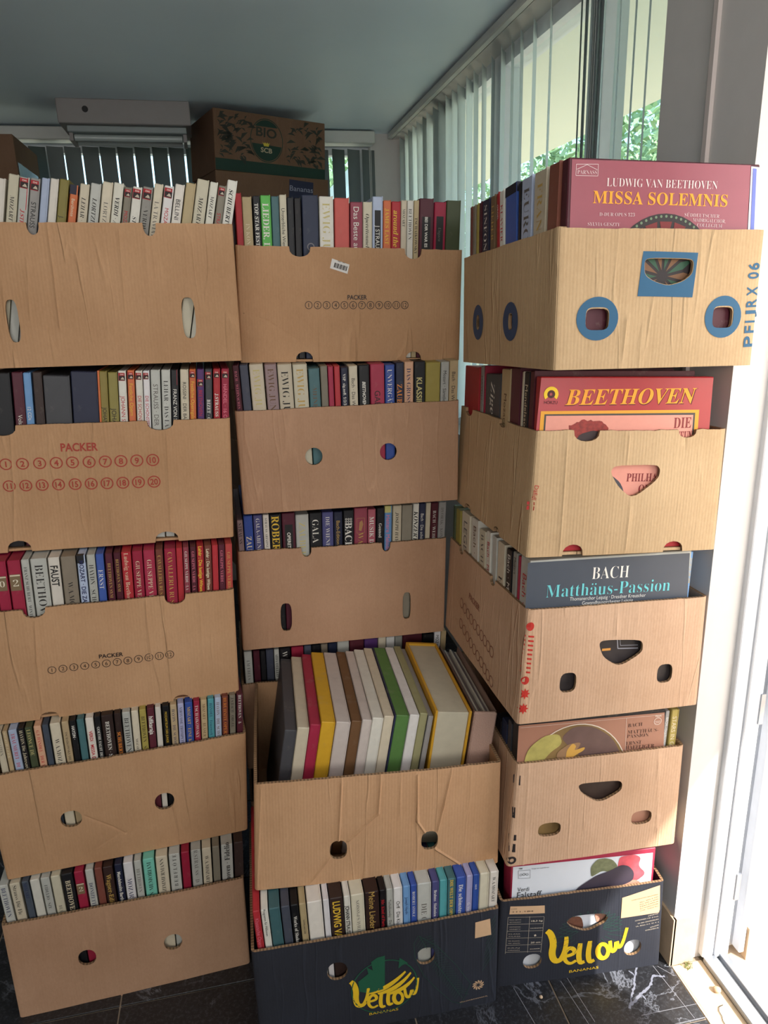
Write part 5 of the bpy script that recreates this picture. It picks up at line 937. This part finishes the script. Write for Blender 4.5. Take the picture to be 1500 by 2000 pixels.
slabs('frosted_pane', [((.97, -.05, .89), (.976, .71, 1.99))], mat('frosted_glass', (206, 214, 214), .5), kind=None, parent=d2)
slabs('trim_2', [((.945, YF, .0), (.975, 1.135, .014)), ((.983, YF, .0), (1.0, 1.14, .02)), ((.975, YF, 0), (.983, 1.135, .006))], ALU, bevel=.0012)
# outside: ground, rendered wall, canopy, trees
slabs('trim_3', [((1.0, -8, -.09), (9, 14, -.012))], CONC); slabs('trim_4', [((-9, YB+.16, -.09), (1.0, 14, -.02))], CONC)
slabs('wall_outside', [((1.05, 1.135, .075), (3.2, 1.3, 2.37))], mat('outdoor_render', (232, 228, 222), .85, .05, .4, 60)); slabs('baseboard_outside', [((1.05, 1.125, -.012), (3.2, 1.3, .078))], BEIGE)
slabs('ceiling_outside', [((1.065, -4, 2.376), (2.1, 9, 2.5)), ((2.1, -4, 2.376), (2.16, 9, 2.56))], CREAMP)
slabs('trim_5', [((1.065, 1.35, 2.29), (1.16, 9, 2.376))], WHITE)
def tree(loc_, H, R, seed, label):
    r = bpy.data.objects.new('tree', None); COL.objects.link(r); r.location = loc_; tag(r, label, 'tree', 'trees outside the windows')
    link('trunk', cyl_mesh((0, 0, 0), (0, .1, H*.6), .12, 10, .06), mat('bark', (96, 80, 62), .9, .2, .5), r)
    rn = random.Random(seed); vs = []; fs = []
    for i in range(8000):
        while True:
            p = Vector((rn.uniform(-1, 1), rn.uniform(-1, 1), rn.uniform(-1, 1)))
            if .35 < p.length < 1: break
        p = Vector((p.x*R, p.y*R, H*.68+p.z*H*.36)) + Vector((noise.noise(p*2), noise.noise(p*2+Vector((9, 0, 0))), 0))*.4
        s = rn.uniform(.035, .075); a = Vector((rn.gauss(0, 1), rn.gauss(0, 1), rn.gauss(0, 1))).normalized()*s; b = a.cross(Vector((rn.gauss(0, 1), rn.gauss(0, 1), 1))).normalized()*s*.55
        k = len(vs); vs += [tuple(p-a), tuple(p+b), tuple(p+a), tuple(p-b)]; fs.append((k, k+1, k+2, k+3))
    fo = link('foliage', mesh_of(vs, fs), mat('leaf_green', (160, 186, 140), .6, .3, scale=3), r); fo['kind'] = 'stuff'
tree((4.6, 7.6, -.02), 3.4, 1.5, 1, 'green tree outside the right window, nearest its middle panes')
tree((6.6, 13.0, -.02), 3.8, 2.2, 2, 'tall green tree outside, far beyond the right window')
tree((-3.4, 9.4, -.02), 3.0, 1.7, 3, 'green tree outside the back window, left of the room centre')
tree((2.2, 10.6, -.02), 3.6, 1.8, 5, 'green tree outside the back window, near the room corner')
# ------------------------------------------------------------------ floor
MARB = bpy.data.materials.new('black_marble'); MARB.use_nodes = True; n = MARB.node_tree; b = n.nodes['Principled BSDF']; L = n.links.new
tc = n.nodes.new('ShaderNodeTexCoord'); geo = n.nodes.new('ShaderNodeNewGeometry')
nz = n.nodes.new('ShaderNodeTexNoise'); nz.inputs['Scale'].default_value = 5.5; nz.inputs['Detail'].default_value = 7; nz.inputs['Roughness'].default_value = .62; nz.inputs['Distortion'].default_value = .8; L(geo.outputs['Position'], nz.inputs['Vector'])
pp = n.nodes.new('ShaderNodeMath'); pp.operation = 'SUBTRACT'; L(nz.outputs[0], pp.inputs[0]); pp.inputs[1].default_value = .5
ab = n.nodes.new('ShaderNodeMath'); ab.operation = 'ABSOLUTE'; L(pp.outputs[0], ab.inputs[0])
mr = n.nodes.new('ShaderNodeMapRange'); mr.inputs[1].default_value = 0; mr.inputs[2].default_value = .014; mr.inputs[3].default_value = 1; mr.inputs[4].default_value = 0; L(ab.outputs[0], mr.inputs[0])
gt = n.nodes.new('ShaderNodeTexNoise'); gt.inputs['Scale'].default_value = 4; L(geo.outputs['Position'], gt.inputs['Vector'])
gr = n.nodes.new('ShaderNodeMapRange'); gr.inputs[1].default_value = .48; gr.inputs[2].default_value = .64; L(gt.outputs[0], gr.inputs[0])
mu = n.nodes.new('ShaderNodeMath'); mu.operation = 'MULTIPLY'; L(mr.outputs[0], mu.inputs[0]); L(gr.outputs[0], mu.inputs[1])
dz = n.nodes.new('ShaderNodeTexNoise'); dz.inputs['Scale'].default_value = 130; dz.inputs['Detail'].default_value = 6; dz.inputs['Roughness'].default_value = .8; L(geo.outputs['Position'], dz.inputs['Vector'])
dr_ = n.nodes.new('ShaderNodeMapRange'); dr_.inputs[1].default_value = .5; dr_.inputs[2].default_value = .72; dr_.inputs[4].default_value = .36; L(dz.outputs[0], dr_.inputs[0])
mm = n.nodes.new('ShaderNodeMath'); mm.operation = 'MAXIMUM'; L(mu.outputs[0], mm.inputs[0]); L(dr_.outputs[0], mm.inputs[1])
cm = n.nodes.new('ShaderNodeMix'); cm.data_type = 'RGBA'; L(mm.outputs[0], cm.inputs[0]); cm.inputs[6].default_value = (.016, .016, .018, 1); cm.inputs[7].default_value = (.2, .21, .24, 1)
L(cm.outputs[2], b.inputs['Base Color']); b.inputs['Roughness'].default_value = .38
fl = slabs('floor', [((XL, YF, -.09), (.945, YB, -.0035))], mat('grout', (158, 142, 124), .9, .15, .5, 60)); fl['kind'] = 'structure'
slabs('cement_strip', [((.871, YF, -.0034), (.945, 1.141, -.0012))], mat('cement', (212, 190, 160), .9, .14, .8, 45), kind=None, parent=fl)
S = .3147; g = .0035; tm = {}
x = .583
cols = [(.583+g/2, .868)] + [(.583-S*k+g/2, .583-S*(k-1)-g/2) for k in range(1, 11)] + [(XL, .583-S*10-g/2)]
yy = []; y = 1.327-S*12
while y < YB: yy.append((max(y+g/2, YF), min(y+S-g/2, YB))); y += S
for i, (x0, x1) in enumerate(cols):
    for y0, y1 in yy:
        if x1-x0 < .01 or y1-y0 < .01: continue
        k = (round(x1-x0, 3), round(y1-y0, 3))
        if k not in tm:
            bm = bmesh.new(); bm_box(bm, 0, 0, -.004, k[0], k[1], 0, bevel=.0008); me = fin(bm); me.materials.append(MARB); tm[k] = me
        o = bpy.data.objects.new('floor_tile', tm[k]); COL.objects.link(o); o.parent = fl; o.location = (x0, y0, 0)
lines = [((1275, 1886), (1357, 1989)), ((1324, 1897), (1384, 1984)), ((1253, 1983), (1368, 1959)), ((1318, 2000), (1384, 1985)), ((1284, 1887), (1318, 1906)), ((1107, 1909), (1162, 1996)), ((1095, 1916), (1150, 2000)), ((1003, 1929), (1045, 2000))]
vs = []; fs = []
for a, b_ in lines:
    A = on(*a, 2, .0004); B_ = on(*b_, 2, .0004); dd = (B_-A).normalized(); nn = Vector((-dd.y, dd.x, 0))*.0005; k = len(vs); vs += [tuple(A+nn), tuple(A-nn), tuple(B_-nn), tuple(B_+nn)]; fs.append((k, k+1, k+2, k+3))
link('tile_scratch_lines', mesh_of(vs, fs), flat((150, 150, 156)), fl)
def vein(pts, wd):
    vs = []; fs = []; P_ = [on(*p, 2, .0003) for p in pts]; rn = random.Random(len(pts)); Q_ = []
    for a, b_ in zip(P_, P_[1:]):
        for t in range(6): q = a.lerp(b_, t/6); Q_.append(q+Vector((rn.uniform(-.0011, .0011), rn.uniform(-.0011, .0011), 0)))
    Q_.append(P_[-1])
    for i, q in enumerate(Q_):
        dd = (Q_[min(i+1, len(Q_)-1)]-Q_[max(i-1, 0)]).normalized(); nn = Vector((-dd.y, dd.x, 0))*wd*rn.uniform(.4, 1.2)/2; vs += [tuple(q+nn), tuple(q-nn)]
        if i: fs.append((2*i-2, 2*i-1, 2*i+1, 2*i))
    link('marble_vein', mesh_of(vs, fs), flat((132, 134, 146)), fl)
vein([(1244, 1888), (1240, 1905), (1238, 1930), (1233, 1950), (1230, 1970)], .005); vein([(1298, 1907), (1275, 1906), (1270, 1925), (1252, 1942), (1240, 1955), (1230, 1965)], .006); vein([(1252, 1942), (1262, 1952)], .003); vein([(1240, 1905), (1228, 1896)], .003)
# loose bits on the threshold
def pebble(px, py, r, label, m):
    bm = bmesh.new(); bmesh.ops.create_icosphere(bm, subdivisions=2, radius=r)
    for v in bm.verts: v.co *= 1+.35*noise.noise(v.co*90+Vector((px, 0, 0))); v.co.z *= .6
    zz = min(v.co.z for v in bm.verts); o = link('pebble', fin(bm, smooth=2), m); p = on(px, py, 2, -.0012 if px > 1290 else 0); o.location = (p.x, p.y, p.z-zz); return tag(o, label, 'pebble')
pebble(1400, 1937, .0085, 'small beige stone lying against the metal door sill', BEIGE); pebble(1057, 1949, .0042, 'tiny pale crumb on the black tile in front of the black carton', BEIGE)
cu = bpy.data.curves.new('string', 'CURVE'); cu.dimensions = '3D'; s_ = cu.splines.new('POLY'); pts = [(1412, 1963), (1404, 1967), (1404, 1975), (1410, 1985), (1412, 1994), (1418, 2004)]
s_.points.add(len(pts)-1)
for p, q in zip(s_.points, pts): w3 = on(*q, 2, 0); p.co = (w3.x, w3.y, .0005, 1)
cu.bevel_depth = .0007; o = bpy.data.objects.new('s', cu); TMP.collection.objects.link(o); o = link('wire', evald(o), flat((52, 42, 36))); tag(o, 'thin dark wire curling across the cement strip beside the door sill', 'wire')
w0 = on(1340, 1884, 2, 0); vs = []; fs = []; rn = random.Random(5)
for i in range(46):
    a = rn.uniform(0, 6.28); r_ = rn.uniform(0, .014); p = Vector((r_*math.cos(a), r_*math.sin(a), 0)); t = Vector((rn.uniform(-.008, .008), rn.uniform(-.008, .008), rn.uniform(.003, .012))); s2 = Vector((-t.y, t.x, 0)).normalized()*.0012; k = len(vs)
    vs += [tuple(p+s2), tuple(p-s2), tuple(p+t)]; fs.append((k, k+1, k+2))
o = link('weed_tuft', mesh_of(vs, fs), flat((120, 124, 70))); o.location = (w0.x, w0.y, -.001); tag(o, 'dry green weed tuft at the foot of the door pillar', 'weed')
# ------------------------------------------------------------------ far cartons
def simple_carton(name_label, M, W, H, L_, m, group=None, lid=True):
    r = bpy.data.objects.new('cardboard_carton', None); COL.objects.link(r); r.matrix_world = M; r.empty_display_size = .05; tag(r, name_label, 'carton', group)
    t = .006
    f_ = box_obj('front_panel', (0, 0, 0), (W, t, H), m, r, bevel=.0015); box_obj('back_panel', (0, L_-t, 0), (W, L_, H), m, r, bevel=.0015)
    for x in (0, W-t): sp = box_obj('side_panel', (x, t, 0), (x+t, L_-t, H), m, r, bevel=.0015)
    box_obj('base_panel', (t, t, .0005), (W-t, L_-t, t), m, r)
    if lid: box_obj('top_panel', (t, t, H-t), (W-t, L_-t, H-.0005), m, r)
    return r, f_
DK = kraft('cardboard_far', (114, 86, 66), crease=.3)  # darker kraft: the backlit dimness of the far stack is put into the colour
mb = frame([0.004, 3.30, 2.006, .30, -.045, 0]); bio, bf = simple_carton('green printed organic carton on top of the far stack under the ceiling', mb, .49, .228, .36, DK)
Pb = lambda x, y: loc(mb, x, y, 0)
GR = mat('far_green_print', (20, 52, 40), .6, .1, scale=60)
k = Ink().poly([(0.001, .001), (.489, .001), (.489, .045), (0.001, .045)]); cc = Pb(521, 275); sx_ = abs(Pb(551, 275)[0]-cc[0]); sz_ = abs(Pb(521, 232)[1]-cc[1])
N = 40; el = lambda t, s=1: (cc[0]+sx_*1.05*s*math.cos(t), cc[1]+sz_*s*math.sin(t))
k.poly([el(math.radians(a), .93) for a in range(42, 139, 6)]); k.poly([el(math.radians(a), .93) for a in range(190, 351, 6)]); k.ring(cc, sz_, sz_*.96, 36, sx=sx_*1.05/sz_)
k.build('green_print', GR, bf); k = Ink(); a_, b_ = Pb(500, 264), Pb(540, 272); k.text('BIO', 'b', a_, b_, .034)
rn = random.Random(9)
for q in range(230):
    x = rn.uniform(.01, .46); z = rn.uniform(.055, .2)
    if abs(x-cc[0]) < sx_*1.2: continue
    a = rn.uniform(-1, 1); l_ = rn.uniform(.015, .05); k.poly([(x, z), (x+l_*math.cos(a), min(.22, z+l_*math.sin(a))), (x+l_*.6*math.cos(a+.5), min(.222, z+l_*.6*math.sin(a+.5)))])
k.build('dark_pattern_print', mat('far_dark_print', (46, 48, 38), .6, .2), bf)
k = Ink(); k.text('SCB', 'b', (cc[0]-.028, cc[1]-.045), (cc[0]+.022, cc[1]-.047), .018); k.build('pale_lettering', mat('pale_far', (186, 170, 140), .6), bf, y=-.0012)
c2 = (cc[0]-.003, cc[1]-.012); Ink().poly([(c2[0]-.016, c2[1]+.006), (c2[0]-.01, c2[1]), (c2[0]-.005, c2[1]+.005), (c2[0], c2[1]), (c2[0]+.005, c2[1]+.005), (c2[0]+.01, c2[1]), (c2[0]+.016, c2[1]+.006), (c2[0]+.01, c2[1]-.01), (c2[0]-.01, c2[1]-.01)]).build('yellow_crown', flat((200, 180, 60)), bf, y=-.0012)
for i, t in enumerate(('second', 'third', 'fourth', 'fifth', 'sixth', 'seventh', 'eighth', 'ninth')):
    Hc = .2225; z = 2.004-Hc*(i+1)-.022*0
    M_ = frame([-.012, 3.29, max(z, 0)*1.0, .26, -.02 if i == 0 else 0, 0]) if i else frame([-.005, 3.285, z, .28, -.035, 0])
    if i == 7 and z < -.01: pass
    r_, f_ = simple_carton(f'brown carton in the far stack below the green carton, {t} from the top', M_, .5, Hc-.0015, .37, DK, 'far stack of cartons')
    if i == 0:
        a0, a1, a2, a3 = [loc(M_, *p, 0) for p in ((565, 350), (612, 357), (611, 400), (564, 395))]; Ink().poly([a0, a3, a2, a1]).build('blue_patch_print', flat((30, 34, 62)), f_)
        Ink().text('Bananas', 's', loc(M_, 566, 372, 0), loc(M_, 611, 377, 0), .021).build('patch_lettering', flat((150, 150, 170)), f_, y=-.001)
ml = [(-1.30, 3.05)]
for i in range(8):
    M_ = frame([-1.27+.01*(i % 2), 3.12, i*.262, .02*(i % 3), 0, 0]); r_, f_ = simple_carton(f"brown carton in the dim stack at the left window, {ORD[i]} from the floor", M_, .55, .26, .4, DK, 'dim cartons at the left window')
o = box_obj('tape_strip', (.5502, .02, .12), (.5512, .36, .17), mat('packing_tape', (120, 130, 150), .2), r_)

for o in bpy.data.objects:
    if o.name.split('.')[0] in ('dark_pattern_print', 'faded_red_numbers', 'black_corner_print', 'beige_print', 'leaf_line_art', 'barcode', 'white_line_print', 'tile_scratch_lines'): o['kind'] = 'stuff'
bpy.data.scenes.remove(TMP)
